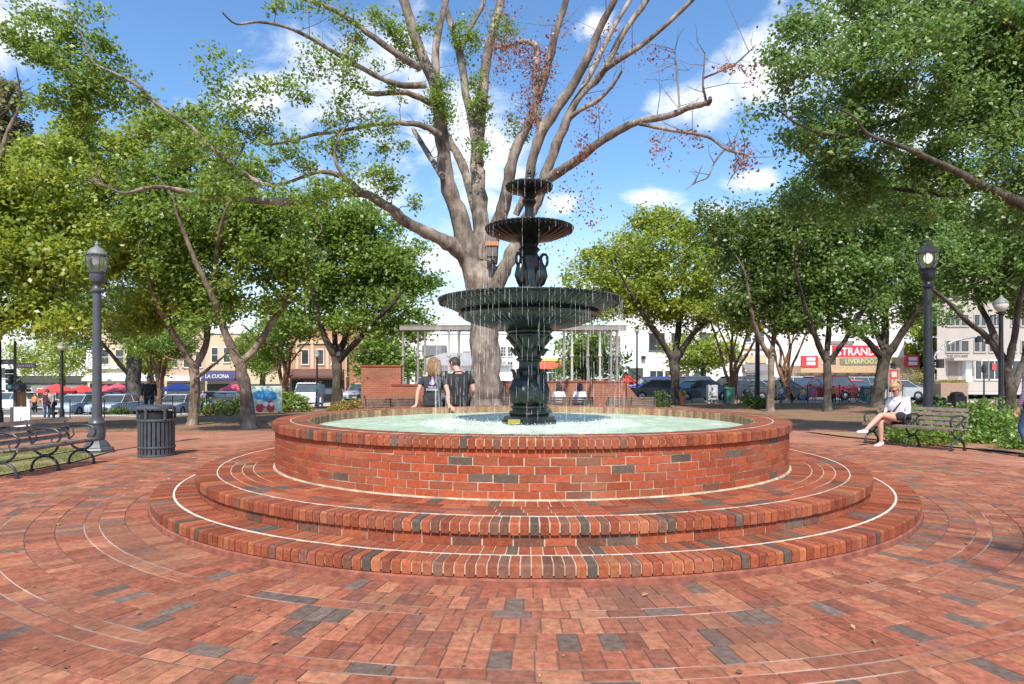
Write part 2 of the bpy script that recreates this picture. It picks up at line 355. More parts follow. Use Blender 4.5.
lm.build('road_marking', m_white)['kind'] = 'structure'
m_lawn = NT('dry_lawn'); m_lawn.b.inputs['Roughness'].default_value = 1
_n = noise_node(m_lawn, 3, 6, 0.7); _r = ramp(m_lawn, _n.outputs['Fac'], [(0.3, (0.30,0.20,0.11)), (0.5, (0.22,0.20,0.08)), (0.7, (0.12,0.17,0.045))]); m_lawn.lk(_r.outputs[0], m_lawn.b.inputs['Base Color']); m_lawn = m_lawn.m
LAWN = [(-6.85,-3),(-6.85,9.9),(-7.3,11.4),(-8.6,12.7),(-30,12.9),(-30,-3)]
sheet('lawn', LAWN, 0.02, 0.5, [m_lawn])
m_mulch = NT('tan_mulch'); m_mulch.b.inputs['Roughness'].default_value = 1
_n = noise_node(m_mulch, 22, 6, 0.8); _r = ramp(m_mulch, _n.outputs['Fac'], [(0.3, (0.16,0.075,0.04)), (0.5, (0.34,0.19,0.105)), (0.72, (0.52,0.35,0.21))]); m_mulch.lk(_r.outputs[0], m_mulch.b.inputs['Base Color']); m_mulch = m_mulch.m
BED = [(7.85,17.0),(7.95,14.3),(8.85,12.5),(9.3,11.3),(12.0,8.3),(30,6),(30,17)]
sheet('planting_bed', BED, 0.03, 0.5, [m_mulch])
sheet('tree_bed', [(-40,19.5),(-40,40),(-3.5,40),(-3.5,17.5),(-6,16.2)], -0.005, 1, [m_soil])
# ------------------------------------------------------------------ fountain masonry
def bricks_ring(mb, prof, n, gap=0.008, seg=1, jit=0.0, t_off=0.0, mi=0):
    """n bricks round the fountain, each the (r,z) cross-section prof swept over its share of the circle"""
    m = len(prof); rm = max(p[0] for p in prof)
    for k in range(n):
        a0 = 2*PI*(k+t_off)/n+gap/2/rm; a1 = 2*PI*(k+1+t_off)/n-gap/2/rm
        dz = random.uniform(-jit, jit); dr = random.uniform(-jit, jit); vs_ = []
        tx = random.uniform(-jit, jit)
        for s_ in range(seg+1):
            a = a0+(a1-a0)*s_/seg
            for (r, z) in prof: vs_.append(((r+dr)*math.cos(a), (r+dr)*math.sin(a), z+dz+(tx if s_ else -tx)*0.6))
        fs = [tuple(range(m))[::-1], tuple(range(seg*m, seg*m+m))]
        for s_ in range(seg):
            for i in range(m): a_ = s_*m+i; b_ = s_*m+(i+1) % m; fs.append((a_, b_, b_+m, a_+m))
        mb.add(vs_, fs, mi)
def ringsolid(mb, prof, n=160, mi=0):
    k0 = len(mb.v); m = len(prof)
    for j in range(n):
        a = 2*PI*j/n
        for (r, z) in prof: mb.v.append((r*math.cos(a), r*math.sin(a), z))
    for j in range(n):
        for i in range(m):
            a = k0+j*m+i; b_ = k0+j*m+(i+1) % m; c = k0+((j+1) % n)*m+(i+1) % m; d = k0+((j+1) % n)*m+i; mb.f.append((a, b_, c, d)); mb.m.append(mi)
def bull(r0, r1, z0, z1, b=0.014):   # rounded outer nose
    return [(r0,z0),(r1-b*0.3,z0),(r1,z0+b*0.4),(r1,z1-b),(r1-b*0.3,z1-b*0.32),(r1-b,z1),(r0+0.003,z1),(r0,z1-0.003)]
def flatb(r0, r1, z0, z1, b=0.004):
    return [(r0,z0),(r1,z0),(r1,z1-b),(r1-b,z1),(r0+b,z1),(r0,z1-b)]
FT = (CX, CY, 0)
def patchy(name, a, b, sc, lo, hi):
    t = NT(name); t.b.inputs['Roughness'].default_value = 1
    n = noise_node(t, sc, 4, 0.6); r = ramp(t, n.outputs['Fac'], [(lo, a), (hi, b)]); t.lk(r.outputs[0], t.b.inputs['Base Color']); return t.m
m_patch = patchy('patchy_mortar', (0.30,0.16,0.11), (0.64,0.56,0.46), 0.9, 0.46, 0.56)
ZR, Z2, Z1 = 0.793, 0.299, 0.134; RR, R2, R1 = 3.06, 3.80, 4.19; WR = 3.03
basin = thing('fountain_basin', 'round red brick basin on two brick steps holding pale green water', 'fountain basin', FT)
mo = MB()
ringsolid(mo, [(2.70,0.02),(WR-0.006,0.02),(WR-0.006,ZR-0.09),(RR-0.030,ZR-0.09),(RR-0.008,ZR-0.065),(RR-0.008,ZR-0.03),(RR-0.028,ZR-0.006),(2.68,ZR-0.006),(2.68,0.5)])
mo.build('mortar_core', m_mortar, basin, smooth=False)
w = MB(); w.r = []; nc = 6; ch = (ZR-0.091-Z2)/nc
for c in range(nc):
    z0 = Z2+c*ch+0.009; z1 = Z2+(c+1)*ch
    bricks_ring(w, [(WR-0.09,z0),(WR,z0),(WR,z1-0.002),(WR-0.002,z1),(WR-0.09,z1)], 92, 0.010, 3, 0.0015, 0.5*(c % 2)+0.1*c)
w.build('brick_wall', m_wallbrick, basin)
cp = MB(); cp.r = []; nR = 282
bricks_ring(cp, bull(2.875,RR,ZR-0.09,ZR), nR, 0.0095, 1, 0.0012)
bricks_ring(cp, flatb(2.682,2.862,ZR-0.09,ZR), nR-18, 0.0085, 1, 0.001)
cp.build('coping', m_coping, basin)
inr = MB(); inr.r = []; bricks_ring(inr, [(2.668,ZR-0.14),(2.681,ZR-0.14),(2.681,ZR-0.004),(2.668,ZR-0.004)], 240, 0.014, 1, 0.001)
ringsolid(inr, [(2.674,0.4),(2.68,0.4),(2.68,ZR-0.01),(2.674,ZR-0.01)]); inr.build('inner_lining', m_innerbrick, basin)
ml = MB(); ringsolid(ml, [(2.861,ZR-0.004),(2.876,ZR-0.004),(2.876,ZR+0.0015),(2.861,ZR+0.0015)]); ringsolid(ml, [(WR-0.005,Z2-0.01),(WR+0.013,Z2-0.01),(WR+0.009,Z2+0.006),(WR-0.005,Z2+0.010)])
ml.build('mortar_line', m_mortar, basin)
def step(zt, ro, rin, ringsr, name, n, base, joint, lim=(.2,.3)):
    st = thing(name, *{'upper_step': ('upper brick step round the basin with rounded nosing', 'step'), 'lower_step': ('lowest widest brick step with white mortar line near its nosing', 'step')}[name], FT)
    a = MB(); ringsolid(a, [(rin,-0.05),(ro-0.028,-0.05),(ro-0.028,zt-0.086),(ro-0.009,zt-0.07),(ro-0.009,zt-0.025),(ro-0.03,zt-0.006),(rin,zt-0.006)]); a.build('mortar_core', m_mortar, st)
    b_ = MB(); b_.r = []; bricks_ring(b_, bull(ro-0.195,ro,zt-0.088,zt), n, 0.0095, 1, 0.0015)
    b_.build('nosing', m_coping, st)
    c = MB(); c.r = []
    for (ra, rb, cnt, g_) in ringsr: bricks_ring(c, flatb(ra,rb,zt-0.06,zt-0.001), cnt, g_, 2, 0.0012, random.random())
    c.build('tread', m_coping, st)
    if joint:
        j = MB(); rj = ro-0.203; nn_ = 300
        for q_ in range(nn_):
            a = 2*PI*q_/nn_; fr = abs((a-1.5*PI+PI) % (2*PI)-PI); w_ = joint*(.12+.88*min(1, max(0, (fr-lim[0])/lim[1])))*(1+.35*mnoise.noise(Vector((a*9, 0, zt*7))))
            for (dr, dz) in ((-w_,-.006),(w_,-.006),(w_*.8,.0018),(-w_*.8,.0018)): j.v.append(((rj+dr)*math.cos(a), (rj+dr)*math.sin(a), zt+dz))
        for q_ in range(nn_):
            for i_ in range(4): j.f.append((q_*4+i_, q_*4+(i_+1) % 4, ((q_+1) % nn_)*4+(i_+1) % 4, ((q_+1) % nn_)*4+i_)); j.m.append(0)
        j.build('mortar_line', m_white_mortar, st)
    if base == 'brick':
        d = MB(); d.r = []; bricks_ring(d, [(ro-0.1,Z1),(ro-0.022,Z1+0.004),(ro-0.022,zt-0.094),(ro-0.1,zt-0.094)], 112, 0.011, 3, 0.001); d.build('riser', m_coping, st)
    else:
        d = MB(); ringsolid(d, [(ro-0.15,-0.04),(ro+0.012,-0.04),(ro+0.008,0.034),(ro-0.006,zt-0.09),(ro-0.15,zt-0.09)]); d.build('riser', m_base, st)
    return st
step(Z2, R2, WR-0.05, [(3.052,3.245,206,0.009),(3.255,3.355,103,0.009),(3.365,3.465,106,0.009),(3.475,3.598,110,0.009)], 'upper_step', 350, 'brick', 0.009, (1.0,.3))
step(Z1, R1, R2-0.1, [(3.70,3.988,300,0.009)], 'lower_step', 386, 'conc', 0.011, (.22,.45))
# pavers laid in rings
pv = MB(); pv.r = []
def prow(ra, rb, n, gap=0.006):
    off = random.random(); bl = []
    for k in range(n):
        a0 = 2*PI*(k+off)/n; a1 = 2*PI*(k+1+off)/n
        if math.sin((a0+a1)/2)*ra+CY < 1.6 : continue
        g_ = gap/2/((ra+rb)/2); a0 += g_; a1 -= g_; b = 0.003
        tz = [random.uniform(-0.0016, 0.0016) for _ in range(4)]; dz = random.uniform(-0.0012, 0.0012)
        q = [(ra+gap/2,a0),(rb-gap/2,a0),(rb-gap/2,a1),(ra+gap/2,a1)]
        qi = [(ra+gap/2+b,a0+b/ra),(rb-gap/2-b,a0+b/ra),(rb-gap/2-b,a1-b/ra),(ra+gap/2+b,a1-b/ra)]
        def pt(r, a, z): x = r*math.cos(a); y = r*math.sin(a); return (x, y, ground(x+CX, y+CY)+z)
        vs_ = [pt(r, a, -0.03) for r, a in q]+[pt(r, a, tz[i]+dz-b*0.8) for i, (r, a) in enumerate(q)]+[pt(r, a, tz[i]+dz) for i, (r, a) in enumerate(qi)]
        pv.add(vs_, [(8,9,10,11)]+[(i, (i+1) % 4, 4+(i+1) % 4, 4+i) for i in range(4)]+[(4+i, 4+(i+1) % 4, 8+(i+1) % 4, 8+i) for i in range(4)])
def radial(ra, rb): prow(ra, rb, int(round(2*PI*(ra+rb)/2/0.104)))
def stretch(ra, rb): prow(ra, rb, int(round(2*PI*(ra+rb)/2/0.206)), 0.007)
radial(4.20,4.385); radial(4.385,4.58); stretch(4.58,4.69)
for k in range(3): radial(4.69+k*0.197, 4.69+(k+1)*0.197)
stretch(5.281,5.388); stretch(5.388,5.495)
for k in range(6): radial(5.495+k*0.202, 5.495+(k+1)*0.202)
stretch(6.707,6.81)
for k in range(3): radial(6.81+k*0.205, 6.81+(k+1)*0.205)
stretch(7.425,7.52)
o = pv.build('brick_paving', m_paver, loc=(0,0,0)); o.location = FT; o['kind'] = 'structure'
def _unused():
    t = NT('patchy_pale_joint'); t.b.inputs['Roughness'].default_value = 1
    n = noise_node(t, 2.2, 4, 0.6); r = ramp(t, n.outputs['Fac'], [(0.42, (0.15,0.09,0.065)), (0.56, (0.62,0.52,0.42))]); t.lk(r.outputs[0], t.b.inputs['Base Color']); return t.m
m_pj = patchy('patchy_pale_joint', (0.14,0.08,0.06), (0.50,0.40,0.32), 0.8, 0.47, 0.62); jb = MB()
for r in (4.58,4.69,5.281,5.388,5.495,6.707,6.81):
    g_ = ground(CX+r, CY); ringsolid(jb, [(r-0.005,g_-0.02),(r+0.005,g_-0.02),(r+0.004,g_-0.0012),(r-0.004,g_-0.0012)], 200)
o = jb.build('paving_joints', m_pj); o.location = FT; o['kind'] = 'structure'
# sand bed under the pavers
sb = MB(); ringsolid(sb, [(4.0,-0.06),(5.5,-0.06),(RB,ground(CX+RB,CY)-0.06),(RB,ground(CX+RB,CY)-0.005),(5.5,-0.005),(4.0,-0.005)]); o = sb.build('sand_bed', m_joint); o.location = FT; o['kind'] = 'structure'
# ------------------------------------------------------------------ water
def watermat():
    t = NT('pool_water'); t.b.inputs['Roughness'].default_value = 0.28; t.b.inputs['Specular IOR Level'].default_value = 0.2; t.b.inputs['IOR'].default_value = 1.33
    n = noise_node(t, 5, 6, 0.65); r = ramp(t, n.outputs['Fac'], [(0.35, (0.34,0.47,0.34)), (0.52, (0.46,0.58,0.44)), (0.68, (0.66,0.74,0.62))]); t.lk(r.outputs[0], t.b.inputs['Base Color'])
    n2 = noise_node(t, 14, 5, 0.6); bump(t, n2.outputs['Fac'], 0.5, 0.03); return t.m
ww = MB(); ZW = 0.688; nr, na = 46, 160
for i in range(nr+1):
    r = 0.05+(2.672-0.05)*i/nr
    for j in range(na):
        a = 2*PI*j/na; x = r*math.cos(a); y = r*math.sin(a)
        h = 0.010*mnoise.noise(Vector((x*5, y*5, 0)))+0.006*mnoise.noise(Vector((x*13, y*13, 4)))+0.012*math.exp(-((r-1.17)/0.12)**2)*abs(mnoise.noise(Vector((x*18, y*18, 9))))*2
        h += 0.004*math.sin((r-1.17)*32)*math.exp(-abs(r-1.17)*1.4)
        ww.v.append((x, y, ZW+h*(1 if i < nr else 0)))
for i in range(nr):
    for j in range(na): ww.f.append((i*na+j, i*na+(j+1) % na, (i+1)*na+(j+1) % na, (i+1)*na+j)); ww.m.append(0)
o = ww.build('water', watermat(), smooth=True); o.location = FT; o['kind'] = 'structure'
def dropmat():
    t = NT('water_drops'); t.b.inputs['Base Color'].default_value = (0.93,0.95,0.97,1); t.b.inputs['Roughness'].default_value = 0.08; t.b.inputs['IOR'].default_value = 1.33
    t.b.inputs['Transmission Weight'].default_value = 0.6; t.b.inputs['Alpha'].default_value = 0.7; return t.m
m_drop = dropmat(); m_foam = M('foam', (0.86,0.90,0.88), 0.5, 0, 0.05, 4)
dr = MB()
def drop(x, y, z, r, l):
    n = 4; k0 = len(dr.v)
    for (zz, rr) in ((l/2,0.15),(l*0.1,1.0),(-l*0.3,0.9),(-l/2,0.1)):
        for j in range(n): a = 2*PI*j/n+0.6; dr.v.append((x+r*rr*math.cos(a), y+r*rr*math.sin(a), z+zz))
    for i in range(3):
        for j in range(n): dr.f.append((k0+i*n+j, k0+i*n+(j+1) % n, k0+(i+1)*n+(j+1) % n, k0+(i+1)*n+j)); dr.m.append(0)
def strands(R, zt, zb, n, rad, dens=0.75):
    for k in range(n):
        a = 2*PI*(k+random.uniform(-.25,.25))/n; z = zt; ro = R+random.uniform(-0.01, 0.02); wgt = random.uniform(0.45, 1.2)
        if random.random() < 0.08: continue
        while z > zb:
            t_ = (zt-z); l = random.uniform(0.03, 0.17)*(1+0.4*t_); x = (ro+0.02*min(1, t_))*math.cos(a)+random.uniform(-1,1)*0.006*t_; y = (ro+0.02*min(1, t_))*math.sin(a)+random.uniform(-1,1)*0.006*t_
            if random.random() < dens*(1-0.25*min(1, t_)): drop(x, y, z-l/2, rad*wgt*random.uniform(.55,1.15), l)
            z -= l*random.uniform(0.85, 1.25)
strands(1.165, 2.27, ZW, 120, 0.0026, 0.70); strands(0.575, 3.17, 2.31, 36, 0.0025, 0.65); strands(0.305, 3.72, 3.20, 18, 0.0036, 0.85); strands(1.05, 2.21, ZW, 50, 0.0020, 0.6)
o = dr.build('falling_water', m_drop, smooth=True); o.location = FT; tag(o, 'thin broken threads of water dripping from the three iron bowls', 'falling water', kind='stuff')
fm = MB()
for k in range(8200):
    a = random.uniform(0, 2*PI); r = random.gauss(1.19, 0.10) if random.random() < .62 else random.uniform(0.36, 1.12)
    if r < 0.3: continue
    h = abs(random.gauss(0, 0.018)); s = random.uniform(0.002, 0.0048)
    fm.ball((r*math.cos(a), r*math.sin(a), ZW+h), s, 4, 3)
o = fm.build('splash_foam', m_foam); o.location = FT; tag(o, 'white splash and foam where the falling water meets the pool', 'splash', kind='stuff')
# ------------------------------------------------------------------ cast iron fountain
ftn = thing('tiered_fountain', 'dark green cast iron three bowl fountain standing in the pool', 'fountain', FT)
b_ = MB(); oct_ = lambda r: r
b_.lathe([(0.0,0.5),(0.345,0.5),(0.345,0.72),(0.335,0.745),(0.325,0.75),(0.32,0.785),(0.24,0.80),(0.0,0.80)], 8)
b_.build('plinth', m_iron, ftn)
pq = MB(); pq.box(-0.27,-0.12,-0.335,-0.322,0.705,0.765, 0, 0.003); pq.build('brass_plaque', M('brass', (0.45,0.36,0.08), 0.4, 0.5), ftn)
def lerp_prof(ctrl, n):
    o_ = []
    for i in range(len(ctrl)-1):
        p0 = ctrl[max(0, i-1)]; p1 = ctrl[i]; p2 = ctrl[i+1]; p3 = ctrl[min(len(ctrl)-1, i+2)]
        for k in range(n):
            t = k/n
            o_.append(tuple(0.5*((2*p1[j])+(-p0[j]+p2[j])*t+(2*p0[j]-5*p1[j]+4*p2[j]-p3[j])*t*t+(-p0[j]+3*p1[j]-3*p2[j]+p3[j])*t**3) for j in (0, 1)))
    o_.append(ctrl[-1]); return o_
b_ = MB(); b_.lathe([(0.20,0.79),(0.245,0.80),(0.26,0.825),(0.245,0.85),(0.215,0.865),(0.215,0.88),(0.24,0.895),(0.235,0.915),(0.20,0.93)], 40); b_.build('base_ring', m_iron, ftn, True)
prof = lerp_prof([(0.19,0.925),(0.235,0.97),(0.245,1.04),(0.235,1.12),(0.205,1.22),(0.165,1.31),(0.160,1.36),(0.135,1.40),(0.13,1.48)], 5)
def leafmod(i, a, z):
    u = (z-0.92)/0.5; ph = 8*a; v = abs(math.sin(ph/2)); return 1+0.14*v*math.sin(min(1, max(0, u))*PI)+0.05*math.sin(ph+z*38)*(0.5+0.5*math.sin(z*52))*max(0, 1-u)+0.02*mnoise.noise(Vector((a*6, z*30, 0)))
b_ = MB(); b_.lathe(prof, 96, mod=leafmod)
for k in range(8):   # curled acanthus tips on the shoulder
    a = 2*PI*k/8; ca, sa = math.cos(a), math.sin(a)
    b_.tube([(0.165*ca,0.165*sa,1.22),(0.19*ca,0.19*sa,1.32),(0.205*ca,0.205*sa,1.37),(0.225*ca,0.225*sa,1.375),(0.228*ca,0.228*sa,1.355)], [0.03,0.026,0.02,0.014,0.008], 6)
b_.build('vase_stem', m_iron, ftn, True)
prof = lerp_prof([(0.13,1.47),(0.165,1.50),(0.165,1.515),(0.145,1.53),(0.16,1.58),(0.19,1.66),(0.23,1.74),(0.275,1.80)], 4)
b_ = MB(); b_.lathe(prof, 64, mod=lambda i, a, z: 1+0.05*math.sin(10*a)*math.sin((z-1.5)*12)+0.02*math.sin(20*a+z*60))
for (z0, r0, s) in ((1.56,0.155,1.0),(1.70,0.205,1.15)):
    for k in range(10):
        a = 2*PI*(k+0.5*(z0 > 1.6))/10; ca, sa = math.cos(a), math.sin(a); f = lambda dr, dz: ((r0+dr*s)*ca, (r0+dr*s)*sa, z0+dz*s)
        b_.tube([f(0,0),f(0.035,0.04),f(0.065,0.075),f(0.085,0.07),f(0.08,0.05)], [0.028,0.026,0.02,0.013,0.006], 6)
b_.build('leaf_capital', m_iron, ftn, True)
b_ = MB(); b_.lathe([(0.25,1.79),(0.285,1.795),(0.285,1.815),(0.26,1.825),(0.285,1.84),(0.30,1.86),(0.28,1.88),(0.30,1.9)], 48); b_.build('collar', m_iron, ftn, True)
def bowl(name, prof, n, ribs, amp, zr0, zr1, beads, br, bz, bs):
    q = MB(); q.lathe(lerp_prof(prof, 3), n, mod=lambda i, a, z: 1+(amp*(abs(math.sin(ribs*a/2))-0.5) if zr0 < z < zr1 or 2.115 < z < 2.23 else 0))
    for k in range(beads):
        a = 2*PI*k/beads; q.ball((br*math.cos(a), br*math.sin(a), bz), bs, 6, 5); q.ball(((br-.014)*math.cos(a), (br-.014)*math.sin(a), bz-bs*1.9), (bs*.75,bs*.75,bs*1.9), 6, 5)
    return q.build(name, m_iron, ftn, True)
bowl('large_bowl', [(0.27,1.87),(0.34,1.885),(0.50,1.91),(0.68,1.955),(0.80,2.005),(0.87,2.05),(0.895,2.06),(0.90,2.075),(0.86,2.085),(0.865,2.10),(0.92,2.12),(0.99,2.155),(1.06,2.195),(1.12,2.225),(1.15,2.245),(1.155,2.262),(1.135,2.265),(1.08,2.235),(0.9,2.17),(0.5,2.10),(0.1,2.08)], 216, 72, 0.05, 1.90, 2.03, 84, 1.148, 2.252, 0.017)
bowl('middle_bowl', [(0.10,2.96),(0.14,3.0),(0.20,3.025),(0.34,3.05),(0.46,3.095),(0.53,3.135),(0.56,3.165),(0.555,3.18),(0.50,3.16),(0.3,3.11),(0.06,3.10)], 144, 28, 0.06, 3.03, 3.14, 56, 0.555, 3.168, 0.014)
bowl('small_bowl', [(0.06,3.54),(0.10,3.60),(0.13,3.615),(0.22,3.64),(0.28,3.675),(0.297,3.71),(0.29,3.725),(0.24,3.70),(0.1,3.68),(0.04,3.68)], 96, 12, 0.10, 3.62, 3.71, 24, 0.29, 3.712, 0.016)
b_ = MB(); b_.lathe(lerp_prof([(0.20,2.10),(0.21,2.20),(0.16,2.25),(0.155,2.30),(0.14,2.36),(0.125,2.5),(0.12,2.7),(0.125,2.8),(0.10,2.86),(0.13,2.90),(0.10,2.94),(0.12,2.97)], 3), 48, mod=lambda i, a, z: 1+0.06*math.sin(9*a+z*14)); b_.build('figure_post', m_iron, ftn, True)
for k in range(3):       # wading birds round the post
    a = -0.25+2*PI*k/3; q = MB(); ca, sa = math.cos(a), math.sin(a)
    f = lambda r, z, t=0.0: (r*ca-t*sa, r*sa+t*ca, z)
    q.tube([f(0.11,2.42),f(0.145,2.47),f(0.165,2.56),f(0.155,2.66),f(0.14,2.73),f(0.145,2.79)], [0.02,0.055,0.075,0.062,0.038,0.024], 10)
    q.tube([f(0.145,2.78),f(0.155,2.81),f(0.18,2.835),f(0.215,2.83),f(0.235,2.795),f(0.235,2.74),f(0.225,2.70),f(0.21,2.67)], [0.024,0.022,0.020,0.018,0.017,0.016,0.018,0.012], 8)
    q.tube([f(0.21,2.68),f(0.195,2.62),f(0.185,2.56)], [0.014,0.008,0.003], 6)
    for t in (-0.025, 0.025): q.tube([f(0.135,2.45,t),f(0.15,2.36,t),f(0.15,2.26,t)], [0.014,0.009,0.012], 6)
    q.tube([f(0.13,2.62,0.05),f(0.12,2.5,0.065),f(0.09,2.38,0.05)], [0.03,0.035,0.012], 6); q.tube([f(0.13,2.62,-0.05),f(0.12,2.5,-0.065),f(0.09,2.38,-0.05)], [0.03,0.035,0.012], 6)
    q.build('bird_figure', m_iron, ftn, True)
b_ = MB(); b_.lathe(lerp_prof([(0.12,3.10),(0.11,3.14),(0.07,3.17),(0.085,3.22),(0.062,3.27),(0.055,3.36),(0.06,3.45),(0.085,3.50),(0.09,3.53),(0.06,3.55),(0.075,3.58)], 3), 32, mod=lambda i, a, z: 1+0.04*math.sin(6*a)); b_.build('slender_stem', m_iron, ftn, True)
b_ = MB(); b_.lathe(lerp_prof([(0.06,3.67),(0.05,3.71),(0.03,3.73),(0.045,3.77),(0.04,3.81),(0.02,3.85),(0.028,3.88),(0.012,3.92),(0.004,3.98)], 3), 20); b_.build('finial', m_iron, ftn, True)
# ------------------------------------------------------------------ foliage machinery
def leaves_mesh(name, pos, size, mat, parent=None, up=1.0, aspect=0.62):
    """pos (n,3) array, size (n,) array: one folded leaf face per point"""
    n = len(pos); nrm = RNG.normal(size=(n,3)); nrm[:,2] += up*1.0; nrm[:,1] -= up*0.25; nrm /= np.linalg.norm(nrm, axis=1)[:,None]
    t = RNG.normal(size=(n,3)); t -= nrm*(t*nrm).sum(1)[:,None]; t /= np.linalg.norm(t, axis=1)[:,None]; b = np.cross(nrm, t); s = size[:,None]
    v = np.empty((n,4,3)); v[:,0] = pos-t*s*0.5; v[:,2] = pos+t*s*0.5; k = RNG.uniform(-0.08, 0.12, (n,1))
    v[:,1] = pos+b*s*aspect*0.5+nrm*s*0.16-t*s*k; v[:,3] = pos-b*s*aspect*0.5+nrm*s*0.16-t*s*k
    me = bpy.data.meshes.new(name); me.vertices.add(4*n); me.vertices.foreach_set('co', v.reshape(-1).astype(np.float32))
    me.loops.add(4*n); me.loops.foreach_set('vertex_index', np.arange(4*n, dtype=np.int32)); me.polygons.add(n); me.polygons.foreach_set('loop_start', np.arange(0, 4*n, 4, dtype=np.int32))
    me.update(calc_edges=True); me.validate(); return linkmesh(name, me, mat, parent)
def smooth_path(pts, k=4, jit=0.0):
    o_ = []
    for i in range(len(pts)-1):
        p0 = pts[max(0, i-1)]; p1 = pts[i]; p2 = pts[i+1]; p3 = pts[min(len(pts)-1, i+2)]
        for q in range(k):
            t = q/k; o_.append([0.5*((2*p1[j])+(-p0[j]+p2[j])*t+(2*p0[j]-5*p1[j]+4*p2[j]-p3[j])*t*t+(-p0[j]+3*p1[j]-3*p2[j]+p3[j])*t**3) for j in range(4)])
    o_.append(list(pts[-1]))
    for p in o_[1:]:
        r = max(0.004, p[3]); p[3] = r*(1+0.10*random.uniform(-1,1))
        for j in range(3): p[j] += random.uniform(-1,1)*r*jit
    return o_
def tree(name, label, cat, base, limbs, blobs, nclump, nleaf, ls, bark, leaf, group=None, clump_r=0.45, twig=0.018, flare=1.5, wild=None, extra=None, branch_from=2, maxbranch=None, seg=9, up=1.0):
    root = thing(name, label, cat, base, 0, group); tb = MB(); nodes = []
    for li, lb in enumerate(limbs):
        pts = smooth_path(lb, 4, 0.12)
        if li == 0:
            for j, p in enumerate(pts):
                if j < 3: p[3] *= 1+(flare-1)*(1-j/3)**2
        tb.tube([p[:3] for p in pts], [p[3] for p in pts], seg)
        for j, p in enumerate(pts):
            if li > 0 or j > len(pts)*0.6: nodes.append((Vector(p[:3]), p[3]))
    vol = [b[3]*b[4]*b[5] for b in blobs]; tot = sum(vol); cs = []
    for b, v in zip(blobs, vol):
        for _ in range(max(1, int(round(nclump*v/tot)))):
            d = Vector((random.gauss(0,1), random.gauss(0,1), random.gauss(0,1))); d.normalize(); u = random.random()**0.42*random.uniform(0.85, 1.05)
            cs.append(Vector((b[0]+d.x*b[3]*u, b[1]+d.y*b[4]*u, b[2]+d.z*b[5]*u)))
    if nodes:
        def dmin(c): return min((c-n_[0]).length for n_ in nodes)
        order = sorted(cs, key=dmin); arr = [n_[0] for n_ in nodes]
        npos = np.array([tuple(a) for a in arr]); nrad = [n_[1] for n_ in nodes]
        for c in order:
            d = np.linalg.norm(npos-np.array(c), axis=1)+np.maximum(0, npos[:,2]-c.z)*0.8
            i = int(d.argmin()); a = Vector(npos[i]); ln = (c-a).length
            if ln > (maxbranch or 1e9): continue
            m_ = (a+c)/2+Vector((random.uniform(-1,1), random.uniform(-1,1), random.uniform(-0.6,0.9)))*ln*0.14
            r0 = min(nrad[i]*0.7, twig*(0.6+ln*0.7)); pts = [a, a.lerp(m_, 0.5)+Vector((random.uniform(-1,1),random.uniform(-1,1),0))*ln*0.04, m_, m_.lerp(c, 0.55), c]
            tb.tube(pts, [r0, r0*0.85, r0*0.7, r0*0.5, r0*0.25], 4 if r0 < 0.03 else 6, cap=False)
            npos = np.vstack([npos, [tuple(m_), tuple(c)]]); nrad += [r0*0.7, r0*0.35]
    tb.build('trunk', bark, root, True, world=True)
    C = np.array([tuple(c) for c in cs]); w = RNG.lognormal(0, 0.45, len(C)); cnt = np.maximum(1, (w/w.sum()*nleaf)).astype(int); idx = np.repeat(np.arange(len(C)), cnt)
    cr = clump_r*RNG.uniform(0.6, 1.35, len(C)); off = RNG.normal(size=(len(idx),3))*np.array([0.5,0.5,0.36]); pos = C[idx]+off*cr[idx][:,None]
    if wild:
        for (p, n_, r) in wild: pos = np.vstack([pos, np.array(tuple(p))+RNG.normal(size=(n_,3))*r])
    loc = np.array(tuple(root.location)); leaves_mesh('crown', pos-loc, ls*RNG.uniform(0.6, 1.3, len(pos)), leaf, root, up)
    return root
def limbpx(pts, Y, dys=None):
    o_ = []
    for i, p in enumerate(pts):
        dy = (dys[i] if dys else 0); q = P(p[0], p[1], Y+dy); o_.append((q.x, q.y, q.z, p[2]/F*(Y+dy)))
    return o_
BS = 1.0
def blobpx(b, Y):
    px, py, rx, ry = b[:4]; dy = b[4] if len(b) > 4 else 0; q = P(px, py, Y+dy); s = (Y+dy)/F*BS; return (q.x, q.y, q.z, rx*s, max(rx, ry)*s*0.85, ry*s)
def pxtree(name, label, cat, px, py, limbs, blobs, nclump, nleaf, ls, bark, leaf, group=None, spread=1.0, Y=None, **kw):
    g_ = at(px, py) if Y is None else gv(px, Y); Y = g_.y; L_ = []
    for i, l in enumerate(limbs):
        n = len(l); sgn = 0 if i == 0 else ((-1)**i)*spread*random.uniform(0.5, 1.3)
        L_.append(limbpx(l, Y, [sgn*(j/(n-1))**1.3 for j in range(n)]))
        if i > 0:
            a = Vector(L_[i][-2][:3]); b = Vector(L_[i][-1][:3]); c = b+(b-a)*0.55+Vector((random.uniform(-.2,.2), random.uniform(-.2,.2), .1)); d = c+(b-a)*0.5+Vector((random.uniform(-.4,.4), random.uniform(-.4,.4), 0)); r = L_[i][-1][3]; L_[i] += [(*c, r*.62), (*d, r*.22)]
    L_[0][0] = (L_[0][0][0], L_[0][0][1], g_.z-0.1, L_[0][0][3])
    return tree(name, label, cat, g_, L_, [blobpx(b, Y) for b in blobs], nclump, nleaf, ls, bark, leaf, group, **kw)
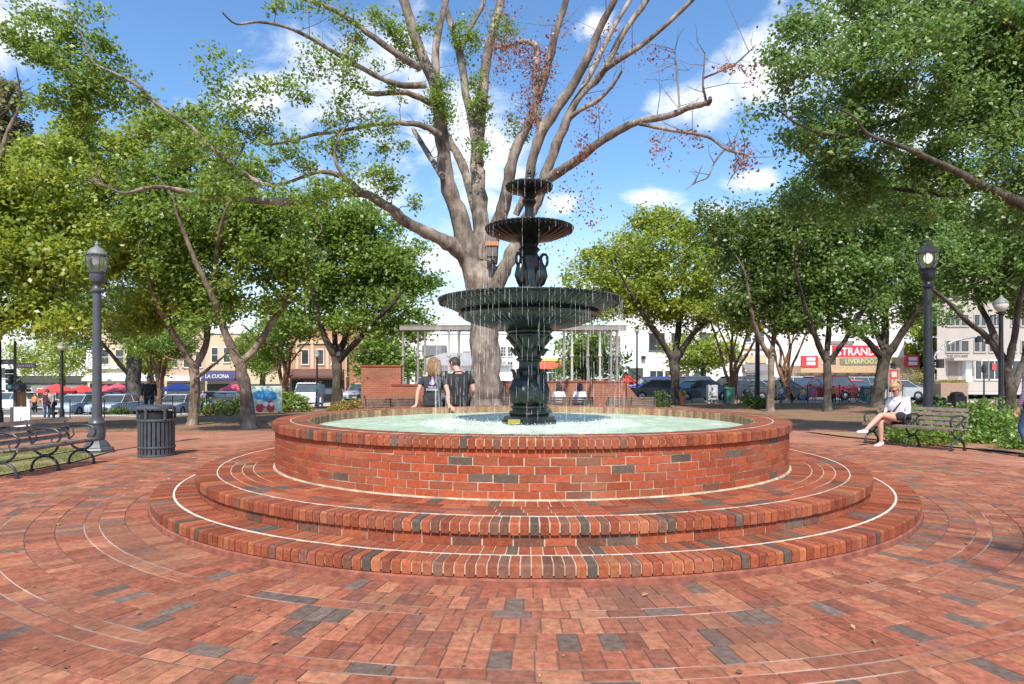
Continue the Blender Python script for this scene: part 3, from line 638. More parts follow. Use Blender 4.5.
# ------------------------------------------------------------------ trees
BY = 17.0
def BL(pts, y1=0.0, y0=0.0):
    n = len(pts); return limbpx(pts, BY, [y0+(y1-y0)*(i/(n-1)) for i in range(n)])
g_ = gv(486, BY)
big = [
 BL([(487,425,19),(486,385,16),(485,340,15.5),(484,305,16.5),(481,275,17)]),
 BL([(478,290,13),(468,250,11.5),(457,209,10),(448,182,8.8),(442,141,8),(437,92,7.2),(421,53,6.2),(404,0,5.5),(395,-50,4.5),(385,-100,3)], -2.0),
 BL([(437,95,5),(436,47,4),(446,0,3.4),(452,-40,2.5)], 1.0),
 BL([(420,68,4.5),(401,57,4),(366,32,3.3),(338,12,2.8),(307,0,2.4),(285,-12,1.6)], -3.5, -1.6),
 BL([(432,104,3.8),(407,93,3.2),(377,94,2.8),(366,93,1.6)], -2.6, -1.2),
 BL([(425,85,4),(395,84,3.2),(354,64,2.7),(316,41,2.2),(286,27,1.8),(257,22,1.5),(236,24,1.1),(222,12,0.8)], -5, -1.7),
 BL([(440,136,4),(424,126,3.4),(400,123,3),(377,124,2.5),(340,131,2),(313,135,1.8),(285,142,1.5),(263,143,1.2),(246,117,0.8)], -3.5, -1.4),
 BL([(442,176,3.6),(436,166,3.4),(424,147,3),(413,129,2.2)], 1.5, -1),
 BL([(485,285,13),(482,250,10.5),(481,219,9),(478,180,8),(477,155,7.5),(482,97,6.5),(489,48,5),(501,0,4.4),(508,-50,3)], 1.5),
 BL([(480,235,6),(471,192,5.5),(460,160,5),(450,142,4.4),(438,118,3)], 2.5, .5),
 BL([(478,165,5.5),(471,117,5),(466,95,4.8),(460,53,4.2),(448,15,3.5),(440,-20,2.5)], 2.2, .6),
 BL([(461,52,3),(470,28,2.8),(483,4,2.4),(490,-30,2)], 3, 2),
 BL([(488,262,11),(494,232,9),(503,208,7.8),(508,186,7),(514,155,6.2),(530,119,5.2),(545,75,4.6),(556,32,4),(566,0,3.5),(575,-40,2.5)], -1.2),
 BL([(530,190,4.6),(530,174,5.5),(540,135,6),(563,100,5.6),(585,64,5),(601,26,4.3),(614,0,4),(628,-40,3)], -2.2, -.5),
 BL([(516,215,4),(524,196,4.4),(530,178,5)], -.6, -.2),
 BL([(490,300,10),(497,286,9.5),(504,271,8.5),(514,248,7.6),(523,225,7),(534,207,6.6),(541,188,6.3),(550,161,5.8),(563,129,5.2),(579,97,4.6),(601,74,4),(624,32,3.4),(647,0,3),(660,-25,2)], -1.5, -.3),
 BL([(601,75,3.2),(610,66,3),(650,39,2.8),(692,0,2.4),(715,-25,1.8)], -3, -1.2),
 BL([(580,95,3.4),(588,78,3.2),(600,55,3),(612,30,2.8),(630,0,2.4),(640,-20,2)], .5, -1),
 BL([(566,122,2.8),(576,113,2.8),(598,100,2.4),(612,86,1.9),(622,71,1.4)], -2, -1),
 BL([(536,202,5),(547,181,5.5),(561,171,5.4),(579,158,5),(611,135,4.5),(637,122,4.1),(669,116,3.6),(690,107,3.2),(708,103,3),(710,98,2)], -4.0, -.6),
 BL([(679,112,1.4),(679,100,1.3),(677,75,1.1),(675,50,0.6)], -3.4, -3.3),
 BL([(706,101,1.6),(703,85,1.2),(704,65,0.9),(705,52,0.5)], -4.2, -4),
 BL([(704,78,1.2),(718,72,1.1),(735,64,1.0),(756,45,0.5)], -5, -4.2),
 BL([(640,124,2.2),(660,128,2),(682,132,1.9),(708,137,1.7),(727,150,1.3),(746,155,1.0),(748,160,.5)], -4.5, -3),
 BL([(724,150,1.2),(714,163,1),(708,177,.9),(697,182,.7),(685,190,.4)], -4.4, -4),
 BL([(745,156,1),(740,166,.9),(731,178,.7),(727,186,.4)], -4.6, -4.5),
 BL([(540,135,4.0),(537,110,4),(536,78,3.8),(537,48,3.6),(524,42,2.8),(510,45,2),(495,48,1.4)], -.3, -1),
 BL([(474,270,11),(460,251,9.5),(442,240,8.6),(421,230,7.8),(402,219,7),(388,207,6.3),(361,193,5.6),(327,195,5),(304,201,4.7),(260,201,4.2),(232,197,3.8),(210,197,3.4),(170,188,2.6),(146,188,2.2),(123,193,1.5),(100,184,1.0),(84,180,.6)], -4.5),
 BL([(361,192,4.2),(341,176,3.4),(320,172,2.6),(300,178,2.2),(282,184,1.8),(262,184,3.0),(245,174,3.0),(228,161,3.1),(205,142,3.0),(190,126,2.8),(175,117,2.6),(152,100,2.4),(135,84,2.2),(112,72,1.8),(93,62,1.5),(84,40,1.2),(74,18,.8)], -5, -3),
 BL([(345,178,2.4),(335,160,1.8),(338,140,1.4),(350,120,.9)], -3.6, -3.4),
 BL([(246,142,1.3),(236,160,1),(225,175,.7)], -4, -3.6),
 BL([(357,33,1.6),(345,60,1.3),(342,85,.9)], -3, -2.6),
]
big = [l if i == 0 else [(a, b, c, d*(.78 if i in (27,28) and q > 1 else .88)) for q, (a, b, c, d) in enumerate(l)] for i, l in enumerate(big)]
big[0][0] = (big[0][0][0], big[0][0][1], g_.z-0.1, big[0][0][3])
def bb(px, py, rx, ry, dy=-3): return blobpx((px,py,rx,ry,dy), BY)
bl = [bb(222,66,22,20,-4.2),bb(232,88,14,12,-4.2),bb(258,82,18,10,-4),bb(285,88,22,14,-4),bb(325,66,30,20,-3.6),bb(350,100,26,20,-3),bb(368,125,26,12,-3),bb(335,118,18,14,-3),bb(300,95,20,12,-3.5),
  bb(270,118,20,16,-3.5),bb(250,135,16,10,-3.5),bb(340,150,30,14,-3),bb(375,172,30,14,-3),bb(395,190,22,10,-2.6),bb(360,60,22,12,-2.5),bb(345,35,25,10,-2.5),bb(380,20,25,12,-2),bb(320,12,30,10,-3),
  bb(300,165,22,12,-3.6),bb(420,205,16,8,-2),bb(280,8,25,8,-3.5),
  bb(75,72,44,18,-4.6),bb(110,95,40,20,-4.4),bb(40,40,40,26,-4.7),bb(240,110,30,30,-4),bb(300,192,44,12,-5.2),bb(225,188,40,14,-5.6),bb(170,150,36,20,-4.6),bb(215,140,24,20,-4.6),bb(350,182,34,12,-4),bb(280,150,30,14,-4),bb(390,140,22,20,-2),bb(30,20,26,18,-4.6),bb(75,25,28,22,-4.6),bb(105,45,22,18,-4.6),bb(60,60,34,18,-4.6),bb(120,75,24,16,-4.4),bb(85,95,36,24,-4.4),bb(45,100,26,16,-4.6),bb(150,100,16,12,-4.2),bb(70,120,24,12,-4.3),bb(185,130,22,12,-4),
  bb(220,175,26,12,-4),bb(15,45,20,18,-4.8),bb(245,190,24,10,-4),bb(478,100,10,34,.5),bb(440,110,12,40,-1),bb(405,45,16,30,-1.4),bb(500,30,16,20,1),bb(465,40,14,25,1.5),bb(515,130,12,20,0),bb(480,150,10,22,0),bb(430,25,18,14,-2),bb(395,95,14,12,-2),bb(110,15,16,12,-4.5)]
bigtree = tree('big_shade_tree', 'huge pale barked tree with long bare spreading limbs and thin leaves behind the fountain', 'tree', g_, big, bl, 440, 30000, 0.084, m_bark_big, lf_mid, None, 0.26, 0.014, 1.35, maxbranch=2.6, seg=14)
# russet dead leaves still hanging on the right limbs
dead = []
for (px, py, rx, ry, n, dy) in [(537,90,14,26,420,-.7),(525,55,20,14,240,-.7),(508,45,22,10,170,-.8),(545,65,14,18,170,-1),(500,65,10,18,110,0),(535,120,10,10,110,-.6),(560,30,22,14,70,-1.5),(590,120,10,22,60,-1.5),(583,150,12,14,110,-2.3),(605,30,14,12,36,-1.5),(660,150,12,16,90,-3.4),(690,137,18,10,60,-3.6),(730,68,16,5,70,-4.5),(742,165,16,10,110,-4.6),
      (755,75,12,14,60,-4.8),(655,60,16,18,60,-3.5),(600,110,12,16,50,-2),(500,15,28,12,100,0),(520,105,18,26,110,-.6),(480,80,10,30,40,0),(572,195,26,22,95,-2),(590,215,16,16,60,-2),(735,148,20,8,40,-4.5),(620,50,30,20,40,-2),(552,250,22,14,26,-2)]:
    for _ in range(int(n*1.15)):
        q = P(px+random.gauss(0,.5)*rx, py+random.gauss(0,.6)*ry, BY+dy+random.gauss(0,.35)); dead.append(tuple(q-g_))
leaves_mesh('dead_foliage', np.array(dead), 0.075*RNG.uniform(.6,1.35,len(dead)), lf_dead, bigtree, 0.1)
nd = [(Vector(p[:3]), p[3]) for l in big[1:] for p in smooth_path(l, 5, 0)]; tw = MB()
for q in random.sample(dead, 330):
    e = Vector(q)+g_; c = min(nd, key=lambda n_: (n_[0]-e).length); a = c[0]
    if (a-e).length > .8: continue
    m_ = (a+e)/2+Vector((random.uniform(-.08,.08),random.uniform(-.08,.08),random.uniform(-.02,.1))); r = .004+.006*(a-e).length; tw.tube([a-g_, (a+(m_-a)*.5)-g_+Vector((0,0,.02)), m_-g_, e-g_], [r, r*.8, r*.6, r*.3], 4, cap=False)
for (a, r0) in random.sample(nd, 170):
    if r0 > .11: continue
    d = Vector((random.gauss(0,1), random.gauss(0,.6), abs(random.gauss(.6,.6)))).normalized(); ln = random.uniform(.3, 1.1); b = a+d*ln*.5; c = b+(d+Vector((random.uniform(-.5,.5),0,random.uniform(-.2,.5))))*ln*.45; tw.tube([a-g_, b-g_, c-g_], [.010,.007,.003], 4, cap=False)
    tw.tube([b-g_, b-g_+Vector((random.uniform(-.3,.3),random.uniform(-.2,.2),random.uniform(0,.35)))], [.005,.002], 4, cap=False)
o = tw.build('twigs', m_bark_big, bigtree); o['kind'] = 'stuff'
# birdhouse on the trunk
bh = thing('bird_box', 'small wooden box with copper roof fixed to the big pale tree trunk', 'bird box', P(492,251,BY-0.75)); q = MB(); q.box(-.13,.13,-.12,.12,-.16,.1,0,.01); q.build('box', M('grey_box_wood', (0.14,.12,.10), .8), bh)
q = MB(); q.box(-.17,.17,-.16,.14,.1,.22,0,.015); q.build('roof', M('copper_roof', (0.45,.2,.08), .6), bh); q = MB(); q.box(-.05,.05,.12,.4,-.1,.05); q.build('bracket', m_blackiron, bh)
GP = 'leafy trees around the square'; BS = 1.14; _lm = leaves_mesh
pxtree('shade_tree','young tree with pale forked leaning trunk left of the fountain','tree',250,428,
 [[(250,428,6.6),(245,390,5.8),(239,362,6)],[(239,364,4.6),(229,343,4),(219,315,3.5),(213,298,3.1),(196,262,2.4),(180,222,1.6)],[(240,364,3.8),(256,347,3.4),(272,322,3),(288,300,2.6),(302,272,1.8),(310,245,1)],[(213,298,2.4),(216,255,2),(224,215,1.3)],[(288,300,2),(270,285,1.6),(262,270,1)]],
 [(205,228,50,34),(165,205,45,32),(250,248,42,34),(215,180,44,26),(185,258,36,26),(276,270,30,24),(232,285,30,16),(235,214,34,28),(300,256,26,22),(150,175,34,22),(205,142,32,22),(235,168,26,20),(250,205,30,22),(283,222,26,18),(170,128,30,20),(262,300,34,12),(200,315,30,10)], 237, 35100, 0.140, m_bark_mid, lf_mid, GP, spread=1.6, clump_r=.5)
pxtree('shade_tree','tree with pale straight trunk forking low, just right of the trash can','tree',192,425,
 [[(192,425,5),(195,395,4.6),(194,368,5)],[(194,368,3.6),(182,348,3.2),(168,325,2.8),(155,300,2.2),(146,270,1.4)],[(195,368,3.6),(206,345,3.2),(206,318,2.8),(200,290,2),(198,255,1.4)],[(197,378,2),(208,369,1.7),(222,358,1)]],
 [(155,288,44,32),(195,300,42,26),(125,262,40,32),(170,246,40,26),(110,225,36,26),(226,300,26,18),(140,315,34,18),(85,200,44,30),(125,185,36,24),(110,135,38,28),(150,135,32,24),(65,155,36,26),(95,165,36,26),(170,325,30,10)], 212, 32500, 0.146, m_bark_mid, lf_yel, GP, spread=1.6, clump_r=.5)
pxtree('shade_tree','thick trunked dark tree behind the trash can','tree',133,413,
 [[(133,413,8),(134,380,7),(134,350,6.6),(134,325,6)],[(132,378,2.4),(118,362,2),(104,345,1.4)],[(134,330,4),(118,305,3),(100,275,2)],[(136,330,4),(152,305,3),(166,275,2)],[(134,325,4),(138,290,3),(140,255,2)]],
 [(110,300,60,32),(160,310,46,28),(60,290,48,36),(90,250,60,36),(130,330,54,14),(150,262,40,26),(40,320,34,18),(100,340,40,10),(170,335,40,10)], 250, 31200, 0.232, m_bark_dark, lf_dark, GP, spread=2.2, clump_r=.8, twig=.03)
pxtree('shade_tree','leafy tree cut by the left edge of the picture','tree',-60,430,
 [[(-60,430,10),(-55,380,9),(-48,330,8)],[(-48,332,4),(-5,290,3),(15,250,2),(30,215,1.2)],[(-48,332,5),(-20,270,4),(-5,200,3),(5,140,2)],[(-50,340,3),(0,315,2),(30,300,1)]],
 [(15,230,52,42),(45,180,44,36),(10,300,48,30),(65,240,38,36),(-20,180,50,50),(60,310,38,22),(50,270,44,30),(-40,260,50,60)], 262, 35100, 0.140, m_bark_mid, lf_yel, GP, spread=-.6, clump_r=.55, Y=17)
pxtree('cedar_tree','tall brownish olive conifer at the far left edge','tree',-45,412,
 [[(-45,430,9),(-45,340,8),(-42,240,6),(-35,150,4),(-30,80,2)],[(-40,200,2.5),(-15,180,2),(10,165,1.2)],[(-42,260,2.5),(-18,240,2),(5,228,1.2)],[(-36,150,2),(-10,125,1.5),(8,110,1)]],
 [(4,105,18,24),(0,150,26,30),(-4,190,26,26),(-30,150,26,60)], 212, 26000, 0.183, m_bark_dark, lf_olive, None, clump_r=.5, twig=.015, Y=24)
pxtree('shade_tree','rounded dark green tree left of the brick wall','tree',337,404,
 [[(337,404,5),(337,375,4.6),(336,356,5)],[(335,357,3.6),(322,330,3.2),(315,300,2.6),(308,270,1.8)],[(337,357,3.6),(346,335,3),(352,310,2.4),(356,270,1.6)],[(338,362,3.4),(356,342,3.0),(374,322,2.4),(392,305,1.6)],[(336,356,3),(334,320,2.6),(333,280,2)]],
 [(350,265,56,42),(310,250,46,38),(395,275,38,36),(340,225,52,24),(380,312,40,18),(415,290,26,26),(310,300,42,22),(420,325,20,14),(360,222,38,20),(350,325,50,10),(400,332,30,10),(290,328,30,10)], 300, 39000, 0.207, m_bark_dark, lf_mid, GP, spread=2.2, clump_r=.75, twig=.03, Y=31)
pxtree('shade_tree','bright green round tree with forked trunk right of the fountain','tree',675,404.5,
 [[(675,404.5,5),(675,380,4.4),(674,358,4.6)],[(673,360,3.6),(660,338,3.2),(645,318,2.6),(632,295,1.8)],[(675,358,3.4),(679,325,3),(684,290,2.4),(684,255,1.6)],[(676,360,3.4),(690,338,3),(708,318,2.4),(724,300,1.6)]],
 [(650,240,42,30),(690,238,36,30),(610,268,40,26),(660,285,56,28),(715,270,36,30),(590,285,26,20),(740,250,34,36),(640,300,50,20),(700,310,40,14),(665,222,30,14),(600,258,22,14),(574,272,14,10),(690,318,50,8),(625,312,30,8),(735,325,30,9)], 300, 37700, 0.213, m_bark_dark, lf_yel, GP, spread=2.2, clump_r=.75, twig=.03)
pxtree('shade_tree','slim grey tree forking low between the two crape myrtles','tree',770,411,
 [[(770,411,3.4),(771,380,3.1),(771,356,3.3)],[(770,357,2.8),(761,342,2.5),(753,320,2.2),(748,290,1.5)],[(772,356,2.8),(774,335,2.4),(778,300,2),(780,260,1.3)]],
 [(760,260,40,36),(790,235,42,36),(745,300,30,22),(780,210,36,22),(800,290,34,24),(725,225,30,24),(765,322,36,10),(800,326,24,9)], 212, 27300, 0.183, m_bark_mid, lf_dark, GP, spread=2, clump_r=.65, twig=.025)
pxtree('shade_tree','dark trunked tree in the shade left of the bench woman','tree',827,411,
 [[(827,411,3.7),(827,385,3.5),(827,360,3.8)],[(826,362,2.7),(816,338,2.8),(806,310,2.4),(798,280,1.6)],[(827,360,3),(829,325,2.5),(832,290,2.2),(836,250,1.5)],[(829,362,2.7),(845,340,2.3),(858,318,2.2),(870,295,1.5)]],
 [(825,270,50,40),(860,240,46,40),(800,240,36,34),(850,295,44,18),(815,310,36,12),(880,205,46,36),(825,205,40,26),(840,325,36,8),(800,318,30,10)], 250, 32500, 0.195, m_bark_dark, lf_deep, GP, spread=2.2, clump_r=.7, twig=.03)
pxtree('shade_tree','dark trunked tree directly behind the seated blonde woman','tree',876,407,
 [[(876,407,6),(880,382,5.5),(884,356,5.8)],[(882,358,3.6),(868,342,3),(852,328,2.4),(838,315,1.6)],[(884,356,4.4),(885,325,3.6),(884,290,2.8),(880,250,1.8)],[(886,358,4.2),(900,336,3.6),(916,312,3),(930,285,2)],[(884,350,3),(872,320,2.4),(866,300,1.8)]],
 [(885,270,56,36),(930,255,46,40),(850,290,40,20),(900,220,56,30),(935,300,30,20),(960,225,46,36),(905,312,30,10)], 275, 35100, 0.207, m_bark_dark, lf_deep, GP, spread=2.2, clump_r=.75, twig=.03)
pxtree('shade_tree','crooked many stemmed dark tree beside the globe lamp at right','tree',1010,402,
 [[(1012,402,5),(1008,375,4.6),(998,350,4.2)],[(998,352,3.4),(985,335,2.8),(968,322,2.4),(948,302,2),(928,285,1.4)],[(1000,350,3.4),(990,325,2.8),(978,300,2.2),(972,270,1.5)],[(1006,372,3.6),(1014,340,3),(1020,300,2.4),(1030,260,1.6)],[(1012,395,3.5),(1024,360,3),(1034,320,2.4)]],
 [(985,255,46,36),(1020,235,46,46),(950,270,36,22),(1040,295,30,28),(1000,290,36,12),(1060,250,40,60)], 237, 32500, 0.159, m_bark_dark, lf_deep, GP, spread=1.8, clump_r=.55, Y=23)
def myrtle(px, py, top, blobs, label, leaf, Y=None):
    stems = [[(px,py,3.2),(px+1,py-8,3.2),(px+1,py-16,3.0)]]; k = 7
    for i in range(k):
        u = (i/(k-1)-.5)*2; tx = px+u*26+random.uniform(-4,4)
        w_ = random.uniform(.6,1.25); stems.append([(px+u*2,py-16,1.7*w_),(px+u*6+random.uniform(-3,3),py-34,1.35*w_),(px+u*13+random.uniform(-5,5),py-54,1.05*w_),(tx+random.uniform(-6,6),top+random.uniform(-8,8),.9*w_)])
    return pxtree('crape_myrtle', label, 'tree', px, py, stems, blobs, 90, 10000, .13, m_bark_red, leaf, 'crape myrtles with many stems', spread=1.2, clump_r=.5, twig=.015, Y=Y)
myrtle(733,403,322,[(735,308,34,20),(715,300,26,18),(752,300,26,18)],'crape myrtle with fanned stems beside the green bin',lf_dark)
myrtle(786,401,326,[(785,312,36,16),(765,302,26,16),(808,318,22,10)],'crape myrtle with orange peeling bark behind the slim grey tree',lf_dark)
myrtle(284,402,340,[(280,335,30,20),(262,350,20,18),(300,322,24,18)],'crape myrtle behind the clipped hedge at left',lf_mid,34)
myrtle(158,405,352,[(160,345,32,14),(182,340,20,12)],'thin dark crape myrtle behind the trash can',lf_mid,36)
# overhanging oak at the top right: trunk stands outside the frame
OY = 13.5
pxtree('overhanging_oak','large dark oak reaching in over the right side from beyond the frame','tree',1150,470,
 [[(1150,470,30),(1148,380,24),(1140,300,22),(1130,240,20)],
  [(1132,255,13),(1085,232,10),(1035,210,6),(985,186,4),(945,166,3),(905,148,2.2),(868,134,1.6)],
  [(1130,230,12),(1080,160,9),(1030,128,5.5),(975,112,3.6),(925,110,2.6),(880,96,2.4),(845,70,1.5)],
  [(1130,210,12),(1090,110,9),(1040,50,4),(985,10,2.8),(930,-20,1.8)],
  [(985,186,3),(950,195,2.4),(905,190,1.9),(860,185,1.2)],
  [(925,110,2.4),(880,125,2),(835,135,1.5),(800,125,1)],
  [(1040,50,4),(980,60,3),(920,45,2.2),(860,20,1.4)]],
 [(795,70,34,36,-1),(835,30,46,30,-1),(850,110,50,30,0),(800,140,34,26,0),(900,60,60,36,-1),(960,30,60,36,0),(940,120,56,26,0),(1000,90,56,40,0),(880,170,50,22,.5),(830,190,34,24,1),(985,165,56,26,0),(1040,140,50,40,0),(940,205,50,16,.5),(1010,20,50,40,0),(1060,60,60,60,0),(775,110,22,20,0),(765,60,18,20,0),(830,80,40,26,0),(860,150,44,24,0),(925,150,50,24,0),(1000,50,50,40,0),(840,215,34,16,1),(960,100,50,30,1),(900,20,60,26,1),(780,30,24,26,-1),(870,-10,60,20,0),(795,200,30,18,1),(1000,215,44,14,1),(1070,180,50,40,0)],
 380, 85000, .10, m_bark_dark, lf_deep, None, Y=OY, spread=1.4, clump_r=.42, twig=.014)
# tall tree outside the frame behind the viewer; its thin crown dapples the near paving
tree('tall_tree','tall thin crowned tree standing behind the viewer','tree',(-9.5,-9.0,0),[[(-9.5,-9,-.1,.35),(-9.3,-9,5,.28),(-8.5,-9,9,.22)],[(-8.5,-9,9,.12),(-7,-8.6,11,.08),(-5.5,-8.2,12.5,.04)],[(-8.5,-9,9,.1),(-9,-7,12,.06)]],
 [(-5.5,-7.9,13,2.0,.9,1.1),(3.6,-7.0,13.8,1.5,.8,1.0),(5.5,-6.6,13,1.2,.6,1),(-7,-8,12,1.6,1.2,1.4)],110,3400,.15,m_bark_mid,lf_mid,clump_r=.7)
# street trees far behind
FG = 'small street trees beyond the park'
def ftree(px, Y, blobs, leaf, label, ls=.3, n=5000, r=3, fork=350):
    g_ = gv(px, Y); by = HY+F*(CAMH-g_.z)/Y
    return pxtree('street_tree', label, 'tree', px, by, [[(px,by,r),(px,by-12,r*.9),(px+1,fork,r*.8)],[(px,fork,r*.6),(px-10,fork-12,r*.4)],[(px,fork,r*.6),(px+10,fork-12,r*.4)]], blobs, 70, n, ls, m_bark_dark, leaf, FG, Y=Y, clump_r=1.0, twig=.04)
ftree(703,56,[(695,352,30,20),(720,358,24,14),(672,362,14,10)],lf_yel,'lime green street tree in front of the white shop')
ftree(384,46,[(382,352,28,16),(400,366,20,14),(366,368,14,14)],lf_mid,'round green tree behind the brick wall',fork=375)
ftree(587,44,[(590,350,26,20),(575,366,20,16),(606,368,18,14),(590,340,18,14)],lf_mid,'green tree seen below the right edge of the large bowl',fork=380)
ftree(62,66,[(55,352,40,14),(85,362,22,12),(25,358,22,12),(50,370,26,8)],lf_yel,'yellow green street tree behind the street name sign')
ftree(262,58,[(262,358,20,14),(248,345,14,14)],lf_mid,'green street tree behind the painted board')
ftree(150,60,[(152,362,20,10)],lf_yel,'small lime tree glimpsed behind the thick dark trunk',n=3000)
ftree(918,84,[(918,345,24,26),(908,365,18,16),(932,330,20,20)],lf_yel,'yellow green tree at the street end left of the pale office building',fork=370,n=6000,ls=.45)
pxtree('tall_tree','tall darker tree closing the street end at right','tree',930,388,[[(930,388,4),(928,350,3.6),(925,310,3)],[(926,330,2),(915,300,1.5)],[(927,330,2),(938,295,1.4)]],[(920,300,34,24),(935,272,30,24),(905,318,20,16)],90,9000,.6,m_bark_dark,lf_dark,FG,Y=110,clump_r=1.8,twig=.1)
# ------------------------------------------------------------------ hedges and flower beds
def shrub(name, label, cat, boxes, n, ls, leaf, group=None, stem=True):
    """boxes: list of (cx, cy, rx, ry, height) lumps on the terrain"""
    c = boxes[0]; base = Vector((c[0], c[1], ground(c[0], c[1]))); r = thing(name, label, cat, base, 0, group); ps = []
    vol = [b[2]*b[3]*b[4] for b in boxes]; tot = sum(vol)
    sm = MB()
    for b, v in zip(boxes, vol):
        gz = ground(b[0], b[1])
        for _ in range(max(6, int(n/26*v/tot))):
            d = Vector((random.gauss(0,1), random.gauss(0,1), abs(random.gauss(0,.9)))); d.normalize(); u = random.random()**.3
            cc = (b[0]+d.x*b[2]*u, b[1]+d.y*b[3]*u, gz+.06+d.z*b[4]*u)
            if False: sm.tube([(b[0]+(cc[0]-b[0])*.5, b[1]+(cc[1]-b[1])*.5, gz), ((b[0]+cc[0])/2+.02, (b[1]+cc[1])/2, (gz+cc[2])/2), cc], [.012,.009,.004], 4, cap=False)
            for k in range(26): ps.append((cc[0]+random.gauss(0,.075), cc[1]+random.gauss(0,.075), max(gz+.02, cc[2]+random.gauss(0,.06))))
    leaves_mesh('foliage', np.array(ps)-np.array(tuple(base)), ls*RNG.uniform(.6,1.3,len(ps)), leaf, r, .8)
    return r
def sh(px, py, w, hpx, *a, **k):
    g_ = at(px, py); s = g_.y/F; return shrub(a[0], a[1], a[2], [(g_.x+dx*s*w, g_.y+dy, s*w*rw, s*w*rw*.8, s*hpx*h) for dx, dy, rw, h in a[3]], *a[4:], **k)
shrub('hedge','bright green leafy hedge behind the right end of the bench','hedge',[(9.5,14.3,.8,.7,.92),(10.9,14.6,.9,.8,1.0),(11.9,14.2,.9,.9,1.0),(9.5,15.3,.7,.6,.82),(12.9,13.8,.9,.9,1.0),(10.9,13.7,.7,.6,.66),(10.2,13.6,.5,.5,.5)],16000,.085,lf_hedge)
shrub('low_shrub','low bright green shrub in the mulch in front of the hedge','shrub',[(10.0,12.2,.55,.45,.36),(10.7,11.9,.6,.5,.36),(10.4,12.5,.4,.4,.3)],2600,.08,lf_hedge)
shrub('ground_cover','small dark ground cover plants under the bench','shrub',[(8.5,13.6,.45,.4,.26),(9.0,13.2,.5,.4,.3)],1500,.07,lf_mid)
def rowhedge(name, label, px0, px1, py, h, n, leaf, ls=.12, dep=.5):
    a = at(px0, py); b = at(px1, py); k = max(2, int((b.x-a.x)/.8)); bx = []
    for i in range(k): t = (i+.5)/k; bx.append((a.x+(b.x-a.x)*t, a.y+(b.y-a.y)*t, (b.x-a.x)/k*.75, dep, h*random.uniform(.9,1.1)))
    return shrub(name, label, 'hedge', bx, n, ls, leaf)
rowhedge('hedge','clipped green hedge right of the painted board',275,303,412,.95,2600,lf_mid)
rowhedge('hedge','dark clipped hedge behind the forked pale trunk',198,248,414.5,.75,3400,lf_dark)
rowhedge('hedge','dark low hedge along the street behind the left lamp post',98,128,416,.5,1600,lf_dark)
rowhedge('flower_bed','yellow green flowering plants behind the rim at left',333,368,413,.5,2600,lf_flower,.10)
rowhedge('shrub','dark evergreen shrub right of the green bin',742,768,408,.65,2400,lf_dark,.11)
rowhedge('shrub','small dark shrub by the stair end of the brick wall',655,668,406,.7,900,lf_dark,.12)
# grass, chips and litter
def scatter(poly, n, z=.0):
    xs = [p[0] for p in poly]; ys = [p[1] for p in poly]; o_ = []
    A = np.array(poly)
    while len(o_) < n:
        x = random.uniform(min(xs), max(xs)); y = random.uniform(min(ys), max(ys)); ins = False; j = len(poly)-1
        for i in range(len(poly)):
            if (poly[i][1] > y) != (poly[j][1] > y) and x < (poly[j][0]-poly[i][0])*(y-poly[i][1])/(poly[j][1]-poly[i][1])+poly[i][0]: ins = not ins
            j = i
        if ins: o_.append((x, y, ground(x, y)+z))
    return np.array(o_)
GL = [(-6.87,6.6),(-6.87,9.9),(-7.3,11.4),(-8.6,12.7),(-13.5,12.8),(-11,7)]
p_ = scatter(GL, 42000, .02); keep = np.array([mnoise.noise(Vector((x*.9, y*.9, 0)))+.25*mnoise.noise(Vector((x*4, y*4, 3))) > -.05 for x, y, z in p_]); p_ = p_[keep]; n = len(p_)
th = RNG.uniform(0, 2*PI, n); hh = RNG.uniform(.025,.07,n); v = np.empty((n,3,3)); wd = .0035
v[:,0] = p_; v[:,1] = p_; v[:,0,0] += np.cos(th)*wd; v[:,0,1] += np.sin(th)*wd; v[:,1,0] -= np.cos(th)*wd; v[:,1,1] -= np.sin(th)*wd; v[:,2] = p_; v[:,2,2] += hh; v[:,2,:2] += RNG.normal(0,.018,(n,2))
me = bpy.data.meshes.new('grass'); me.vertices.add(3*n); me.vertices.foreach_set('co', v.reshape(-1).astype(np.float32)); me.loops.add(3*n); me.loops.foreach_set('vertex_index', np.arange(3*n, dtype=np.int32)); me.polygons.add(n); me.polygons.foreach_set('loop_start', np.arange(0,3*n,3,dtype=np.int32)); me.update(calc_edges=True)
lf_grass = leaf_mat('grass_blade', [(0.14,.19,.04),(.22,.24,.06),(.34,.30,.12),(.11,.17,.03)])
tag(linkmesh('grass', me, lf_grass), 'thin dry grass behind the left bench', 'grass', kind='stuff')
p_ = np.vstack([scatter(GL, 1500, .035), scatter([(-30,13),(-30,20),(-5,19),(-4,15.5),(-9,13)], 1500, .012), scatter([(-6.8,2.4),(7.5,2.4),(8.0,13.5),(-6.8,13.5)], 560, .010), scatter([(8.6,14),(9.6,12),(14,11.5),(14,15)], 2600, .045), scatter([(4,15),(12,17),(20,30),(2,30)], 900, .01)])
rr = np.hypot(p_[:,0]-CX, p_[:,1]-CY); p_ = p_[rr > 4.3]
tag(leaves_mesh('fallen_leaves', p_, .036*RNG.uniform(.5,1.3,len(p_)), lf_litter, None, 5.0), 'dry brown leaves fallen on lawn, mulch and paving', 'leaf litter', kind='stuff')
